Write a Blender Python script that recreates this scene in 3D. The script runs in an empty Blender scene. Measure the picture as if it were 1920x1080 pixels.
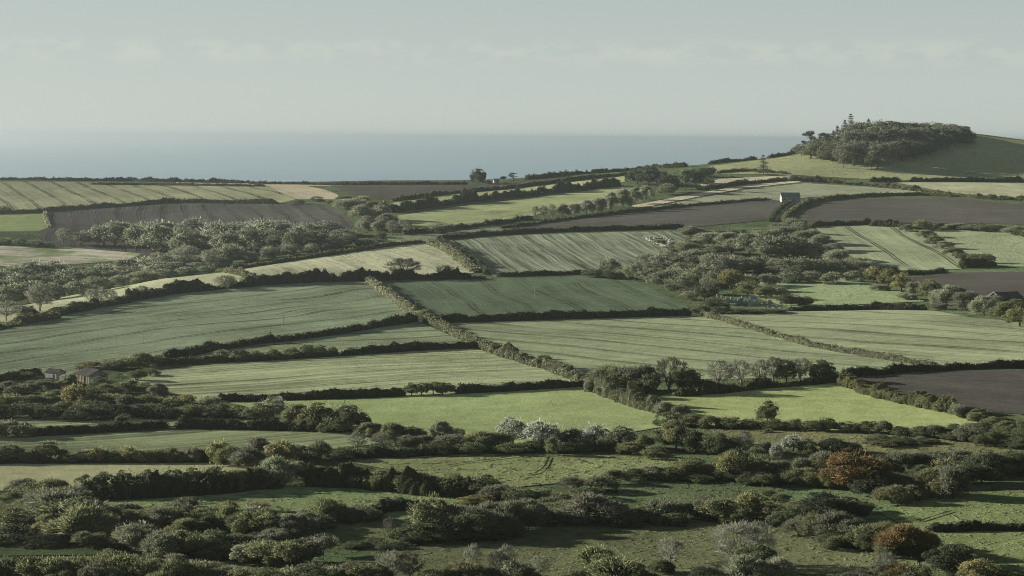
import bpy, bmesh, math, random
import numpy as np
from mathutils import Vector, Matrix

rng = np.random.default_rng(11)
random.seed(11)
S = bpy.context.scene
COL = S.collection

# ------------------------------------------------------------------ camera and survey
CZ = 150.0                       # eye height above the sea
FPX = 4000.0                     # focal length in survey pixels (1920 wide)
PITCH = math.atan((540 - 258) / FPX)
ROLL = math.radians(-0.36)
FWD = np.array([0, math.cos(PITCH), -math.sin(PITCH)])
R0 = np.array([1.0, 0, 0]); U0 = np.array([0, math.sin(PITCH), math.cos(PITCH)])
RGT = math.cos(ROLL) * R0 - math.sin(ROLL) * U0
UPV = math.sin(ROLL) * R0 + math.cos(ROLL) * U0

def ray(u, v):
    u = np.asarray(u, float); v = np.asarray(v, float)
    a = (u - 960) / FPX; b = (540 - v) / FPX
    d = FWD + a[..., None] * RGT + b[..., None] * UPV
    return d / d[..., 1:2]       # per metre of depth along y

# ------------------------------------------------------------------ terrain control heights
CT = []
def col(u, rows):
    for v, d in rows:
        r = ray(u, v) * d
        CT.append((r[0], d, r[2]))
NEAR = [(1130, 375), (1080, 400), (1000, 450), (900, 525)]
left = NEAR + [(820, 600), (760, 665), (700, 755), (640, 855), (600, 950), (580, 1008), (498, 1330), (464, 1440), (432, 1560), (402, 1690), (370, 1840), (342, 1990)]
col(-330, left); col(0, left)
col(320, NEAR + [(820, 605), (760, 672), (700, 755), (640, 858), (600, 945), (560, 1050), (522, 1170), (482, 1400), (424, 1600), (385, 1730), (346, 1975)])
col(640, NEAR + [(800, 620), (745, 688), (700, 752), (640, 858), (600, 945), (560, 1046), (522, 1160), (475, 1310), (440, 1430), (400, 1590), (372, 1730), (345, 1920)])
col(960, NEAR + [(800, 620), (740, 690), (700, 750), (650, 842), (600, 955), (560, 1062), (520, 1180), (480, 1300), (435, 1450), (400, 1600), (370, 1740), (339, 1910)])
col(1280, NEAR + [(800, 620), (740, 690), (700, 752), (650, 846), (590, 985), (560, 1065), (500, 1235), (435, 1450), (400, 1590), (360, 1770), (330, 1900), (313, 1985)])
col(1600, NEAR + [(800, 620), (740, 690), (700, 752), (640, 858), (585, 990), (540, 1115), (500, 1240), (430, 1480), (405, 1585), (370, 1735), (340, 1850), (312, 1925), (290, 1965), (266, 2005)])
col(1440, [(300, 1975)])
col(1720, [(310, 1925), (280, 1970), (248, 2030)])
col(1830, [(290, 1970), (253, 2045)])
right = NEAR + [(800, 620), (750, 680), (692, 765), (640, 860), (600, 940), (556, 1060), (500, 1235), (430, 1475), (380, 1690), (345, 1830), (330, 1890), (300, 1965), (264, 2060)]
col(1920, right); col(2250, [(v + (10 if d > 1880 else 0), d) for v, d in right])
# ground that falls away behind the crests
def pt(u, d, z): CT.append(((u - 960) / FPX * d, d, z + .0043 * min(d, 2300)))
for u, y0, z in [(-330, 1120, -95), (0, 1120, -95.5), (40, 1230, -92), (160, 1190, -93), (300, 1270, -89.5), (230, 1240, -91), (400, 1310, -86), (-330, 1230, -92)]:
    pt(u, y0, z)
for u in (-330, 0, 320, 640, 960): pt(u, 2130, -56); pt(u, 2420, -100)
pt(1280, 2130, -45); pt(1440, 2110, -38); pt(1600, 2160, -26); pt(1720, 2180, -14); pt(1830, 2190, -20); pt(1920, 2200, -26); pt(2250, 2200, -40)
for u in (1280, 1600, 1920, 2250): pt(u, 2450, -95)
for u in (-330, 640, 1280, 2250): pt(u, 2800, -160)
for x in (-260, 0, 260): CT.extend([(x, 270, -74.5), (x, 170, -60), (x, 80, -32), (x, 0, -3.0), (x, -80, 4)])
CT = np.array(CT)

def tps_solve(P, z, lam=2e-5):
    n = len(P); d2 = ((P[:, None] - P[None]) ** 2).sum(-1)
    K = 0.5 * d2 * np.log(d2 + 1e-12) + lam * np.eye(n)
    A = np.zeros((n + 3, n + 3)); A[:n, :n] = K; A[:n, n] = 1; A[:n, n + 1:] = P; A[n, :n] = 1; A[n + 1:, :n] = P.T
    return np.linalg.solve(A, np.concatenate([z, [0, 0, 0]]))
PS = CT[:, :2] / 1000.0
W = tps_solve(PS, CT[:, 2])
def zfun(x, y):
    q = np.stack([x, y], -1).reshape(-1, 2) / 1000.0
    out = np.empty(len(q))
    for i in range(0, len(q), 20000):
        s = q[i:i + 20000]; d2 = ((s[:, None] - PS[None]) ** 2).sum(-1)
        out[i:i + 20000] = (0.5 * d2 * np.log(d2 + 1e-12)) @ W[:-3] + W[-3] + s @ W[-2:]
    return out.reshape(x.shape)
GS = 6.0
GX = np.arange(-780, 780 + GS, GS); GY = np.arange(-90, 2900 + GS, GS)
XX, YY = np.meshgrid(GX, GY)
ZZ = zfun(XX, YY) + CZ
ZZ = np.maximum(ZZ, -8)
# gentle undulation of the ground
ZZ += 0.45 * np.sin(XX / 31 + 1.3 * np.sin(YY / 57)) * np.sin(YY / 43 + XX / 120) * np.clip((YY - 250) / 200, 0, 1)

def ground(x, y):
    x = np.asarray(x, float); y = np.asarray(y, float)
    fx = np.clip((x - GX[0]) / GS, 0, len(GX) - 1.001); fy = np.clip((y - GY[0]) / GS, 0, len(GY) - 1.001)
    i = fx.astype(int); j = fy.astype(int); a = fx - i; b = fy - j
    return (ZZ[j, i] * (1 - a) + ZZ[j, i + 1] * a) * (1 - b) + (ZZ[j + 1, i] * (1 - a) + ZZ[j + 1, i + 1] * a) * b

DS = np.arange(330, 2200, 3.0)
def hit(u, v):
    """where sight lines u, v meet the ground: array of x, y, z; past the skyline the nearest crest"""
    u = np.atleast_1d(np.asarray(u, float)); v = np.atleast_1d(np.asarray(v, float))
    out = np.empty((len(u), 3))
    for k in range(0, len(u), 400):
        r = ray(u[k:k + 400], v[k:k + 400])
        x = r[:, 0:1] * DS; z = r[:, 2:3] * DS + CZ
        gap = z - ground(x, np.broadcast_to(DS, x.shape))
        below = gap < 0
        any_ = below.any(1)
        i = np.where(any_, below.argmax(1), 0)
        i0 = np.maximum(i - 1, 0); n = np.arange(len(i))
        g0 = gap[n, i0]; g1 = gap[n, i]; t = np.where(any_ & (i > 0), g0 / np.maximum(g0 - g1, 1e-6), 0)
        d = DS[i0] + t * 3.0
        crest = (gap / DS).argmin(1)
        d = np.where(any_, d, DS[crest])
        xx = r[:, 0] * d
        out[k:k + 400] = np.stack([xx, d, ground(xx, d)], -1)
    return out
def at_dist(u, d):
    r = ray(np.float64(u), np.float64(500.0)); x = (u - 960) / FPX * d
    return np.array([x, d, float(ground(x, d))])

# ------------------------------------------------------------------ mesh helpers
class MB:
    """collects vertices and faces (quads or triangles) with a per-vertex tint; builds ONE mesh"""
    def __init__(self): self.v = []; self.f = []; self.t = []; self.m = []; self.n = 0
    def add(self, V, F, tint=0.5, mat=0):
        V = np.asarray(V, float).reshape(-1, 3)
        self.v.append(V); self.t.append(np.broadcast_to(np.asarray(tint, float), (len(V),)).copy())
        if isinstance(F, np.ndarray): F = [F]
        else: F = [np.asarray([f]) for f in F]
        for a in F:
            self.f.append(a + self.n); self.m.append(np.full(len(a), mat))
        self.n += len(V)
    def mesh(self, name, mats, smooth=False):
        V = np.concatenate(self.v); T = np.concatenate(self.t)
        loops = np.concatenate([a.ravel() for a in self.f]); sizes = np.concatenate([np.full(len(a), a.shape[1]) for a in self.f])
        me = bpy.data.meshes.new(name)
        me.vertices.add(len(V)); me.vertices.foreach_set('co', V.astype(np.float32).ravel())
        me.loops.add(len(loops)); me.loops.foreach_set('vertex_index', loops.astype(np.int32))
        me.polygons.add(len(sizes)); me.polygons.foreach_set('loop_start', (np.cumsum(sizes) - sizes).astype(np.int32))
        for m in mats: me.materials.append(m)
        me.polygons.foreach_set('material_index', np.concatenate(self.m).astype(np.int32))
        me.polygons.foreach_set('use_smooth', np.full(len(sizes), smooth))
        me.update(calc_edges=True); me.validate()
        at = me.attributes.new('tint', 'FLOAT', 'POINT')
        if len(at.data) == len(T): at.data.foreach_set('value', T.astype(np.float32))
        return me

def obj(name, me, parent=None, color=None, loc=None):
    o = bpy.data.objects.new(name, me); COL.objects.link(o)
    if parent is not None: o.parent = parent
    if color is not None: o.color = (*color, 1)
    if loc is not None: o.location = loc
    return o
def tag(o, label, cat, group=None):
    o['label'] = label; o['category'] = cat
    if group: o['group'] = group
    return o
def thing(name, label, cat, loc, rz=0.0, group=None):
    o = obj(name, None, loc=loc); o.rotation_euler = (0, 0, rz); o.empty_display_size = 0.5
    return tag(o, label, cat, group)
def structure(o, label=None):
    o['kind'] = 'structure'
    if label: o['label'] = label
    return o

def unit(a): return a / np.maximum(np.linalg.norm(a, axis=-1, keepdims=True), 1e-9)
def rdir(n, r): return unit(r.normal(size=(n, 3)))

def cards(mb, C, N, size, r, aspect=0.75, tint=None, mat=0):
    """leaf clumps: small irregular four-cornered faces at C facing N"""
    n = len(C); size = np.broadcast_to(size, (n,))[:, None]
    t = unit(np.cross(N, rdir(n, r))); b = np.cross(N, t)
    j = lambda: r.uniform(0.55, 1.15, (n, 1))
    V = np.stack([C + t * size * j(), C + b * size * aspect * j(), C - t * size * j(), C - b * size * aspect * j()], 1)
    V += (N * size * r.uniform(-.35, .35, (n, 1)))[:, None] * np.array([1, -1, 1, -1])[None, :, None]
    tt = r.uniform(0, 1, n) if tint is None else tint
    mb.add(V.reshape(-1, 3), np.arange(4 * n).reshape(n, 4), np.repeat(tt, 4), mat)
def slivers(mb, A, D, L, w, r, mat=0, tint=None):
    """thin twigs from A along D"""
    n = len(A); L = np.broadcast_to(L, (n,))[:, None]; w = np.broadcast_to(w, (n,))[:, None]
    s = unit(np.cross(D, rdir(n, r)))
    bend = rdir(n, r) * L * 0.12
    V = np.stack([A - s * w, A + s * w, A + D * L * .55 + bend + s * w * .6, A + D * L], 1)
    tt = r.uniform(0, 1, n) if tint is None else tint
    mb.add(V.reshape(-1, 3), np.arange(4 * n).reshape(n, 4), np.repeat(tt, 4), mat)
def tube(mb, P, R, k=5, mat=0, tint=0.5):
    P = np.asarray(P, float); n = len(P)
    T = unit(np.gradient(P, axis=0)); ref = np.array([0.31, 0.87, 0.2])
    a = unit(np.cross(T, ref)); b = np.cross(T, a)
    th = np.linspace(0, 2 * math.pi, k, endpoint=False)
    V = P[:, None] + (np.cos(th)[None, :, None] * a[:, None] + np.sin(th)[None, :, None] * b[:, None]) * np.asarray(R, float)[:, None, None]
    i = np.arange(n - 1)[:, None] * k; j = np.arange(k)[None]; j2 = (j + 1) % k
    F = np.stack([i + j, i + j2, i + k + j2, i + k + j], -1).reshape(-1, 4)
    mb.add(V.reshape(-1, 3), F, tint, mat)
def box(mb, c, s, mat=0, tint=.5, rz=0.0):
    c = np.asarray(c, float); s = np.asarray(s, float) / 2
    V = np.array([[x, y, z] for z in (-1, 1) for y in (-1, 1) for x in (-1, 1)], float) * s
    if rz: V[:, :2] = V[:, :2] @ np.array([[math.cos(rz), math.sin(rz)], [-math.sin(rz), math.cos(rz)]])
    mb.add(V + c, np.array([[0, 2, 3, 1], [4, 5, 7, 6], [0, 1, 5, 4], [2, 6, 7, 3], [0, 4, 6, 2], [1, 3, 7, 5]]), tint, mat)

# ------------------------------------------------------------------ materials
class NT:
    def __init__(self, name):
        self.mat = bpy.data.materials.new(name); self.mat.use_nodes = True
        self.t = self.mat.node_tree; self.t.nodes.clear()
    def n(self, typ, **kw):
        nd = self.t.nodes.new(typ)
        for k, v in kw.items():
            if k.startswith('i_'): nd.inputs[int(k[2:])].default_value = v
            else: setattr(nd, k, v)
        return nd
    def l(self, a, b): self.t.links.new(a, b)
    def math(self, op, a, b=None, c=None, clamp=False):
        nd = self.n('ShaderNodeMath', operation=op, use_clamp=clamp)
        for i, x in enumerate((a, b, c)):
            if x is None: continue
            if isinstance(x, (int, float)): nd.inputs[i].default_value = x
            else: self.l(x, nd.inputs[i])
        return nd.outputs[0]
    def noise(self, vec, scale, detail=2.0, rough=0.55):
        nd = self.n('ShaderNodeTexNoise'); nd.inputs['Scale'].default_value = scale
        nd.inputs['Detail'].default_value = detail; nd.inputs['Roughness'].default_value = rough
        if vec is not None: self.l(vec, nd.inputs['Vector'])
        return nd.outputs['Fac']
    def mapr(self, x, a, b, c, d, smooth=True):
        nd = self.n('ShaderNodeMapRange', interpolation_type='SMOOTHSTEP' if smooth else 'LINEAR'); self.l(x, nd.inputs[0])
        for i, q in enumerate((a, b, c, d)): nd.inputs[i + 1].default_value = q
        return nd.outputs[0]
    def mix(self, f, a, b, mode='MIX'):
        nd = self.n('ShaderNodeMix', data_type='RGBA', blend_type=mode)
        for i, x in ((0, f), (6, a), (7, b)):
            if isinstance(x, (int, float)): nd.inputs[i].default_value = x
            elif isinstance(x, tuple): nd.inputs[i].default_value = (*x, 1) if len(x) == 3 else x
            else: self.l(x, nd.inputs[i])
        return nd.outputs[2]
    def scale(self, colr, f):
        nd = self.n('ShaderNodeVectorMath', operation='SCALE'); self.l(colr, nd.inputs[0])
        if isinstance(f, (int, float)): nd.inputs['Scale'].default_value = f
        else: self.l(f, nd.inputs['Scale'])
        return nd.outputs[0]
    def dot(self, vec, w):
        nd = self.n('ShaderNodeVectorMath', operation='DOT_PRODUCT'); self.l(vec, nd.inputs[0]); nd.inputs[1].default_value = w
        return nd.outputs['Value']
    def out(self, sh): self.l(sh, self.n('ShaderNodeOutputMaterial').inputs['Surface']); return self.mat
    def diffuse(self, c, rough=1.0, normal=None):
        d = self.n('ShaderNodeBsdfDiffuse'); d.inputs['Roughness'].default_value = rough
        if isinstance(c, tuple): d.inputs['Color'].default_value = (*c, 1)
        else: self.l(c, d.inputs['Color'])
        if normal is not None: self.l(normal, d.inputs['Normal'])
        return d.outputs[0]
    def bump(self, h, strength, dist):
        b = self.n('ShaderNodeBump'); b.inputs['Strength'].default_value = strength; b.inputs['Distance'].default_value = dist
        self.l(h, b.inputs['Height']); return b.outputs['Normal']

def foliage_mat(name, transl):
    k = NT(name)
    oi = k.n('ShaderNodeObjectInfo'); at = k.n('ShaderNodeAttribute', attribute_name='tint')
    f = k.math('MULTIPLY_ADD', at.outputs['Fac'], 0.75, 0.6)
    c = k.scale(oi.outputs['Color'], f)
    warm = k.mix(k.math('MULTIPLY', at.outputs['Fac'], 0.35), c, k.mix(1.0, c, (1.10, 1.0, 0.82), 'MULTIPLY'))
    d = k.diffuse(warm)
    if transl:
        t = k.n('ShaderNodeBsdfTranslucent'); k.l(warm, t.inputs['Color'])
        m = k.n('ShaderNodeMixShader'); m.inputs[0].default_value = transl; k.l(d, m.inputs[1]); k.l(t.outputs[0], m.inputs[2]); d = m.outputs[0]
    return k.out(d)
LEAF = foliage_mat('leaves', 0.5)
TWIG = foliage_mat('twigs', 0.3)
def plain_mat(name, c, var=0.3, scale=1.5, bump=0.0, rough=1.0, stretch=None):
    k = NT(name); tc = k.n('ShaderNodeTexCoord'); vec = tc.outputs['Object']
    if stretch:
        mp = k.n('ShaderNodeMapping'); mp.inputs['Scale'].default_value = stretch; k.l(vec, mp.inputs['Vector']); vec = mp.outputs[0]
    n1 = k.noise(vec, scale, 5); n2 = k.noise(vec, scale * 0.22, 3)
    f = k.math('ADD', k.mapr(n1, .3, .7, 1 - var, 1 + var, False), k.mapr(n2, .3, .7, -var * .7, var * .7, False))
    rgb = k.n('ShaderNodeRGB'); rgb.outputs[0].default_value = (*c, 1)
    return k.out(k.diffuse(k.scale(rgb.outputs[0], f), rough, k.bump(n1, 0.5, bump) if bump else None))
BARK = plain_mat('bark', (.10, .085, .07), .35, 3)
PALEBARK = plain_mat('pale_bark', (.24, .22, .19), .35, 3)
STONE = plain_mat('rubble_stone', (.30, .295, .265), .28, 2.2, .05)
SLATE = plain_mat('slate', (.17, .18, .185), .25, 2.0, .03)
PLANK = plain_mat('weathered_planks', (.27, .24, .18), .35, 3.0, .02, 1, (6, 6, .4))
DARKPLANK = plain_mat('dark_planks', (.06, .055, .05), .4, 3.0, .02, 1, (6, 6, .4))
RUST = plain_mat('rusty_sheet_roof', (.075, .07, .062), .35, 1.2, .03)
GREYSHEET = plain_mat('grey_sheet', (.20, .23, .25), .25, 1.2, .02)
WHITEWASH = plain_mat('whitewash', (.27, .275, .265), .22, 1.5, .02)
CHALK = plain_mat('chalk', (.30, .295, .25), .3, .8, .1)
POLEWOOD = plain_mat('pole_wood', (.30, .29, .27), .2, 2)
BLUESHEET = plain_mat('blue_sheet', (.20, .27, .30), .2, 1)
HOLE = plain_mat('dark_interior', (.02, .018, .016), .2, 1)

def ground_mat(name, c, along=None, streak=0.25, period=0.0, tram=0.0, bump=0.35, patch=0.2, c2=None, fine=1.0, blotch=0.0, lw=0.62, fs=1.6, wob=1.0):
    """a field surface in real-world metres: crop rows along ALONG (x, y), pairs of wheel lines every PERIOD metres"""
    k = NT(name); geo = k.n('ShaderNodeNewGeometry'); pos = geo.outputs['Position']
    rgb = k.n('ShaderNodeRGB'); rgb.outputs[0].default_value = (*c, 1); base = rgb.outputs[0]
    big = k.noise(pos, 0.017, 4, .6); mid = k.noise(pos, 0.13, 4, .65); fin = k.noise(pos, 0.9 * fine, 5, .7)
    if c2: base = k.mix(k.mapr(k.noise(pos, 0.03, 5, .62), .45, .6, 0, 1), base, c2)
    f = k.math('ADD', k.mapr(big, .3, .7, 1 - patch, 1 + patch, False), k.math('ADD', k.mapr(mid, .3, .7, -.16, .16, False), k.mapr(fin, .3, .7, -.22, .22, False)))
    h = k.math('MULTIPLY_ADD', mid, 1.2, fin)
    if blotch:
        b = k.mapr(k.noise(pos, 0.33, 4, .6), .52, .68, 0, 1)
        f = k.math('SUBTRACT', f, k.math('MULTIPLY', b, blotch)); h = k.math('MULTIPLY_ADD', b, 2.0, h)
    if along is not None:
        a = np.array(along, float); a /= np.linalg.norm(a)
        s = k.dot(pos, (a[1], -a[0], 0)); t = k.dot(pos, (a[0], a[1], 0))
        s = k.math('ADD', s, k.math('MULTIPLY', k.math('SUBTRACT', k.noise(pos, .008, 2), .5), 20 * wob))
        cb = k.n('ShaderNodeCombineXYZ'); k.l(k.math('MULTIPLY', s, fs), cb.inputs[0]); k.l(k.math('MULTIPLY', t, .006), cb.inputs[1])
        st = k.noise(cb.outputs[0], 1.0, 3, .7)
        cb2 = k.n('ShaderNodeCombineXYZ'); k.l(k.math('MULTIPLY', s, .11), cb2.inputs[0]); k.l(k.math('MULTIPLY', t, .006), cb2.inputs[1])
        st2 = k.noise(cb2.outputs[0], 1.0, 3, .6)
        f = k.math('ADD', f, k.math('ADD', k.mapr(st, .3, .7, -streak * 1.5, streak * 1.5, False), k.mapr(st2, .3, .7, -streak * .55, streak * .55, False)))
        h = k.math('MULTIPLY_ADD', st, 1.5, h)
        if period:
            pp = k.math('PINGPONG', s, period / 2)
            line = k.mapr(k.math('ABSOLUTE', k.math('SUBTRACT', pp, 1.05)), lw * .6, lw * 1.4, 1, 0)
            vis = k.mapr(k.noise(pos, .02, 3), .35, .5, .35, 1)
            line = k.math('MULTIPLY', line, vis)
            f = k.math('SUBTRACT', f, k.math('MULTIPLY', line, tram))
    f = k.math('MAXIMUM', f, 0.15)
    return k.out(k.diffuse(k.scale(base, f), 1.0, k.bump(h, bump, 0.6)))

# ------------------------------------------------------------------ plant prototypes: one unit wide, one unit tall
def lobes(r, n, rad, cen, lo, hi, up=-.35):
    d = rdir(n * 3, r); d = d[d[:, 2] > up][:n]
    return cen + d * rad * r.uniform(.72, 1.0, (len(d), 1)), r.uniform(lo, hi, len(d))
def crown_cards(mb, r, n, L, R, cen, size, sharp=1.0, zmin=0.0):
    w = R ** 2; i = r.choice(len(L), n, p=w / w.sum())
    out = unit(L[i] - cen + 1e-6); d = unit(rdir(n, r) + out * .8 + np.array([0, 0, .25]))
    P = L[i] + d * R[i][:, None] * r.uniform(.8, 1.06, (n, 1)) * np.array([1, 1, .85])
    lobe_tint = r.uniform(.1, .9, len(L))
    N = unit(d * sharp + rdir(n, r) * .55)
    keep = P[:, 2] > zmin
    t = np.clip(lobe_tint[i] * .6 + r.uniform(0, .5, n), 0, 1)
    cards(mb, P[keep], N[keep], (size * r.uniform(.6, 1.5, n))[keep], r, tint=t[keep])
def branches(mb, r, base, tips, r0, k=5):
    for p in tips:
        p = np.asarray(p, float); m1 = base + (p - base) * np.array([.25, .25, .5]) + r.normal(size=3) * .02; m2 = base + (p - base) * np.array([.65, .65, .8]) + r.normal(size=3) * .02
        tube(mb, [base, m1, m2, p], [r0, r0 * .75, r0 * .5, r0 * .15], k)
def proto_tree(seed, kind='round'):
    r = np.random.default_rng(seed); mb = MB(); tk = MB()
    cen = np.array([0, 0, .46])
    rad = np.array([.35, .35, .40])
    if kind == 'spread': cen = np.array([0, 0, .58]); rad = np.array([.36, .36, .27])
    L, R = lobes(r, 30 if kind == 'round' else 24, rad, cen, .085, .165, -.6)
    L2, R2 = lobes(r, 10, rad * .45, cen, .14, .2, -1)
    L = np.concatenate([L, L2]); R = np.concatenate([R, R2])
    if r.random() < .8:      # leaning, lopsided outline
        L[:, :2] += r.normal(size=2) * .05; L[:, 2] = L[:, 2] * (1 + .12 * L[:, :1].ravel() * r.choice([-1, 1]))
    crown_cards(mb, r, 8500, L, R, cen, .0205, zmin=.02 if kind == 'round' else .16)
    tip = L[r.choice(len(L), 9)]
    sl = rdir(500, r); sl = sl[sl[:, 2] > -.2]; slivers(mb, cen + sl * (rad + .08) * r.uniform(.85, 1.1, (len(sl), 1)), unit(sl + np.array([0, 0, .5])), r.uniform(.05, .12, len(sl)), .004, r)
    tube(tk, [[0, 0, -.08], [.01, 0, .15], [0, .01, .32]], [.035, .028, .022], 6)
    branches(tk, r, np.array([0, 0, .24]), tip, .016)
    return mb, tk
def proto_bush(seed, spiky=False):
    r = np.random.default_rng(seed); mb = MB()
    cen = np.array([0, 0, .38])
    L, R = lobes(r, 30, np.array([.36, .36, .42]), cen, .09, .18, -.6)
    L2, R2 = lobes(r, 8, np.array([.2, .2, .2]), cen, .16, .22, -1); L = np.concatenate([L, L2]); R = np.concatenate([R, R2])
    crown_cards(mb, r, 6500, L, R, cen, .0225, zmin=-.08)
    d = rdir(700, r); d = d[d[:, 2] > 0]
    slivers(mb, cen + d * np.array([.4, .4, .48]) * r.uniform(.8, 1.05, (len(d), 1)), unit(d + np.array([0, 0, .7])), r.uniform(.05, .14, len(d)), .0045, r)
    return mb
def proto_scrub(seed):
    r = np.random.default_rng(seed); mb = MB(); tk = MB()
    cen = np.array([0, 0, .30])
    L, R = lobes(r, 16, np.array([.27, .27, .36]), cen, .16, .25, -.3)
    n = 7000; i = r.choice(len(L), n, p=R ** 2 / (R ** 2).sum())
    d = unit(rdir(n, r) + unit(L[i] - cen) * .9 + np.array([0, 0, .45]))
    P = L[i] + d * R[i][:, None] * r.uniform(.35, .95, (n, 1)); k = P[:, 2] > .0
    slivers(mb, P[k], unit(d + rdir(n, r) * .35 + np.array([0, 0, .35]))[k], r.uniform(.05, .15, n)[k], r.uniform(.0025, .0052, n)[k], r)
    crown_cards(mb, r, 1800, L, R * .85, cen, .022, zmin=-.05)
    for q in range(9):
        a = r.uniform(0, 6.28); e = r.uniform(.15, .42)
        tube(tk, [[0, 0, -.06], [.3 * e * math.cos(a), .3 * e * math.sin(a), .3], [e * math.cos(a), e * math.sin(a), r.uniform(.5, .85)]], [.014, .010, .003], 4)
    return mb, tk
def proto_bare(seed, dense=1.0):
    r = np.random.default_rng(seed); mb = MB(); tk = MB()
    cen = np.array([r.normal() * .03, r.normal() * .03, .61]); rad = np.array([.44, .44, .38])
    limb = []
    tube(tk, [[0, 0, -.06], [.01, 0, .12], [.0, .01, .26]], [.040, .033, .028], 6)
    for q in range(7):
        a = q * .9 + r.uniform(-.3, .3); e = r.uniform(.12, .62) if q else 0.05
        tip = cen + rad * np.array([math.cos(a) * e, math.sin(a) * e, r.uniform(.35, .8) * (1 - .5 * e)])
        z0 = r.uniform(.10, .28); p0 = np.array([0, 0, z0]); m = p0 + (tip - p0) * np.array([.55, .55, .38]) + r.normal(size=3) * .02
        P = [p0, p0 * .5 + m * .5 + r.normal(size=3) * .01, m, m * .5 + tip * .5 + r.normal(size=3) * .025, tip]
        tube(tk, P, [.021, .017, .013, .009, .004], 5); limb += P[1:]
    limb = np.array(limb); ends = []
    for q in range(int(95 * dense)):
        d = unit(r.normal(size=3) + np.array([0, 0, .35])); e = cen + d * rad * r.uniform(.6, 1.0) ** .6
        if e[2] < .2: continue
        c = np.linalg.norm((limb - e) * np.array([1, 1, .7]), axis=1) + np.maximum(limb[:, 2] - e[2] + .04, 0) * 3
        p0 = limb[c.argmin()]; m = p0 * .5 + e * .5 + np.array([0, 0, -.02]) + r.normal(size=3) * .03
        tube(tk, [p0, m, e], [.0055, .004, .0012], 3); ends += [(e, unit(e - m)), (m * .4 + e * .6, unit(e - p0)), (m, unit(e - p0))]
    T = np.array([t[0] for t in ends]); D = np.array([t[1] for t in ends]); k = int(2800 * dense / len(T)) + 1
    A = np.repeat(T, k, 0); DD = unit(np.repeat(D, k, 0) + rdir(len(A), r) * .85 + np.array([0, 0, .25]))
    slivers(mb, A + rdir(len(A), r) * .025, DD, r.uniform(.04, .13, len(A)), r.uniform(.0016, .0032, len(A)), r)
    return mb, tk
def proto_pine(seed):
    r = np.random.default_rng(seed); mb = MB(); tk = MB(); L = []; R = []
    for t in range(15):
        z = r.uniform(.42, .93); e = .40 * (1 - max(0, (z - .78)) * 3.2) * r.uniform(.35, 1); a = r.uniform(0, 6.28)
        p = np.array([e * math.cos(a), e * math.sin(a), z]); L.append(p); R.append(r.uniform(.08, .16))
        tube(tk, [[0, 0, z - .2], [p[0] * .6, p[1] * .6, z - .1], p], [.014, .011, .006], 4)
    L = np.array(L); R = np.array(R); n = 2800; i = r.choice(len(L), n)
    d = rdir(n, r); P = L[i] + d * R[i][:, None] * np.array([1.1, 1.1, .42]) * r.uniform(.6, 1.05, (n, 1))
    cards(mb, P, unit(d + np.array([0, 0, .6]) + rdir(n, r) * .6), .026 * r.uniform(.6, 1.5, n), r, .5)
    tube(tk, [[0, 0, -.06], [.01, .01, .4], [0, 0, .8]], [.028, .02, .008], 6)
    return mb, tk
def proto_conifer(seed, gap=1.0):
    r = np.random.default_rng(seed); mb = MB(); tk = MB()
    tube(tk, [[0, 0, -.06], [0, 0, .5], [0, 0, 1.0]], [.026, .017, .003], 6)
    for z in np.arange(.16, .99, .055 * gap):
        e = .50 * (1 - z) ** .75 + .012
        for b in range(8):
            a = r.uniform(0, 6.283); ee = e * r.uniform(.6, 1.1); n = 26
            s = r.uniform(.1, 1, n); P = np.stack([np.cos(a) * ee * s, np.sin(a) * ee * s, z - .10 * s * ee * 2 + .03 * s ** 2], -1) + r.normal(size=(n, 3)) * np.array([.02, .02, .009])
            cards(mb, P, unit(np.array([0, 0, .8]) + rdir(n, r) * .7), (.016 + .018 * (1 - z)) * r.uniform(.6, 1.4, n), r, .5)
            tube(tk, [[0, 0, z], [np.cos(a) * ee * .9, np.sin(a) * ee * .9, z - .12 * ee]], [.006, .002], 3)
    return mb, tk

PROTO = {}
def reg(code, name, cat, words, builds, leaf, parts):
    lst = []
    for q in builds:
        if isinstance(q, tuple): lst.append([q[i].mesh(name + '_' + p, [leaf if i == 0 else parts[1]]) for i, p in enumerate(('crown', 'trunk'))])
        else: lst.append([q.mesh(name, [leaf])])
    PROTO[code] = (name, cat, words, lst)
reg('T', 'broadleaf_tree', 'tree', 'leafy tree', [proto_tree(s) for s in range(5)] + [proto_tree(s, 'spread') for s in (7, 8)], LEAF, (0, BARK))
reg('B', 'bush', 'bush', 'bush', [proto_bush(s) for s in range(20, 26)], LEAF, None)
reg('S', 'twiggy_bush', 'bush', 'twiggy bush', [proto_scrub(s) for s in range(40, 46)], TWIG, (0, BARK))
reg('A', 'bare_tree', 'tree', 'leafless tree', [proto_bare(s) for s in range(60, 66)], TWIG, (0, PALEBARK))
reg('P', 'pine_tree', 'tree', 'flat-topped pine', [proto_pine(s) for s in range(80, 84)], LEAF, (0, BARK))
reg('C', 'conifer_tree', 'tree', 'tiered conifer', [proto_conifer(s, g) for s, g in ((90, 1.0), (91, 1.2), (92, 1.9))], LEAF, (0, BARK))

# ------------------------------------------------------------------ light and air settings
SUN_EL = math.radians(14.5); SUN_AZ = math.radians(-72)     # compass angle from straight ahead (+Y), to the left
SUN_STR = 5.0; SUN_COL = (1.0, .965, .87)
SKY_STR = .05; SKY_DUST = .1; SKY_SAT = .65; HAZY_LOW = (2.20, 2.48, 2.45); HAZY_HIGH = (1.76, 2.08, 2.08); SKY_TINT = (.42, .42, .42); CLOUD = .5
EXPO = 2.3
HAZE_D = 7.5e-5; HAZE_C = (.65, .69, .69); HAZE_G = .9
DENOISE = True

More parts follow.
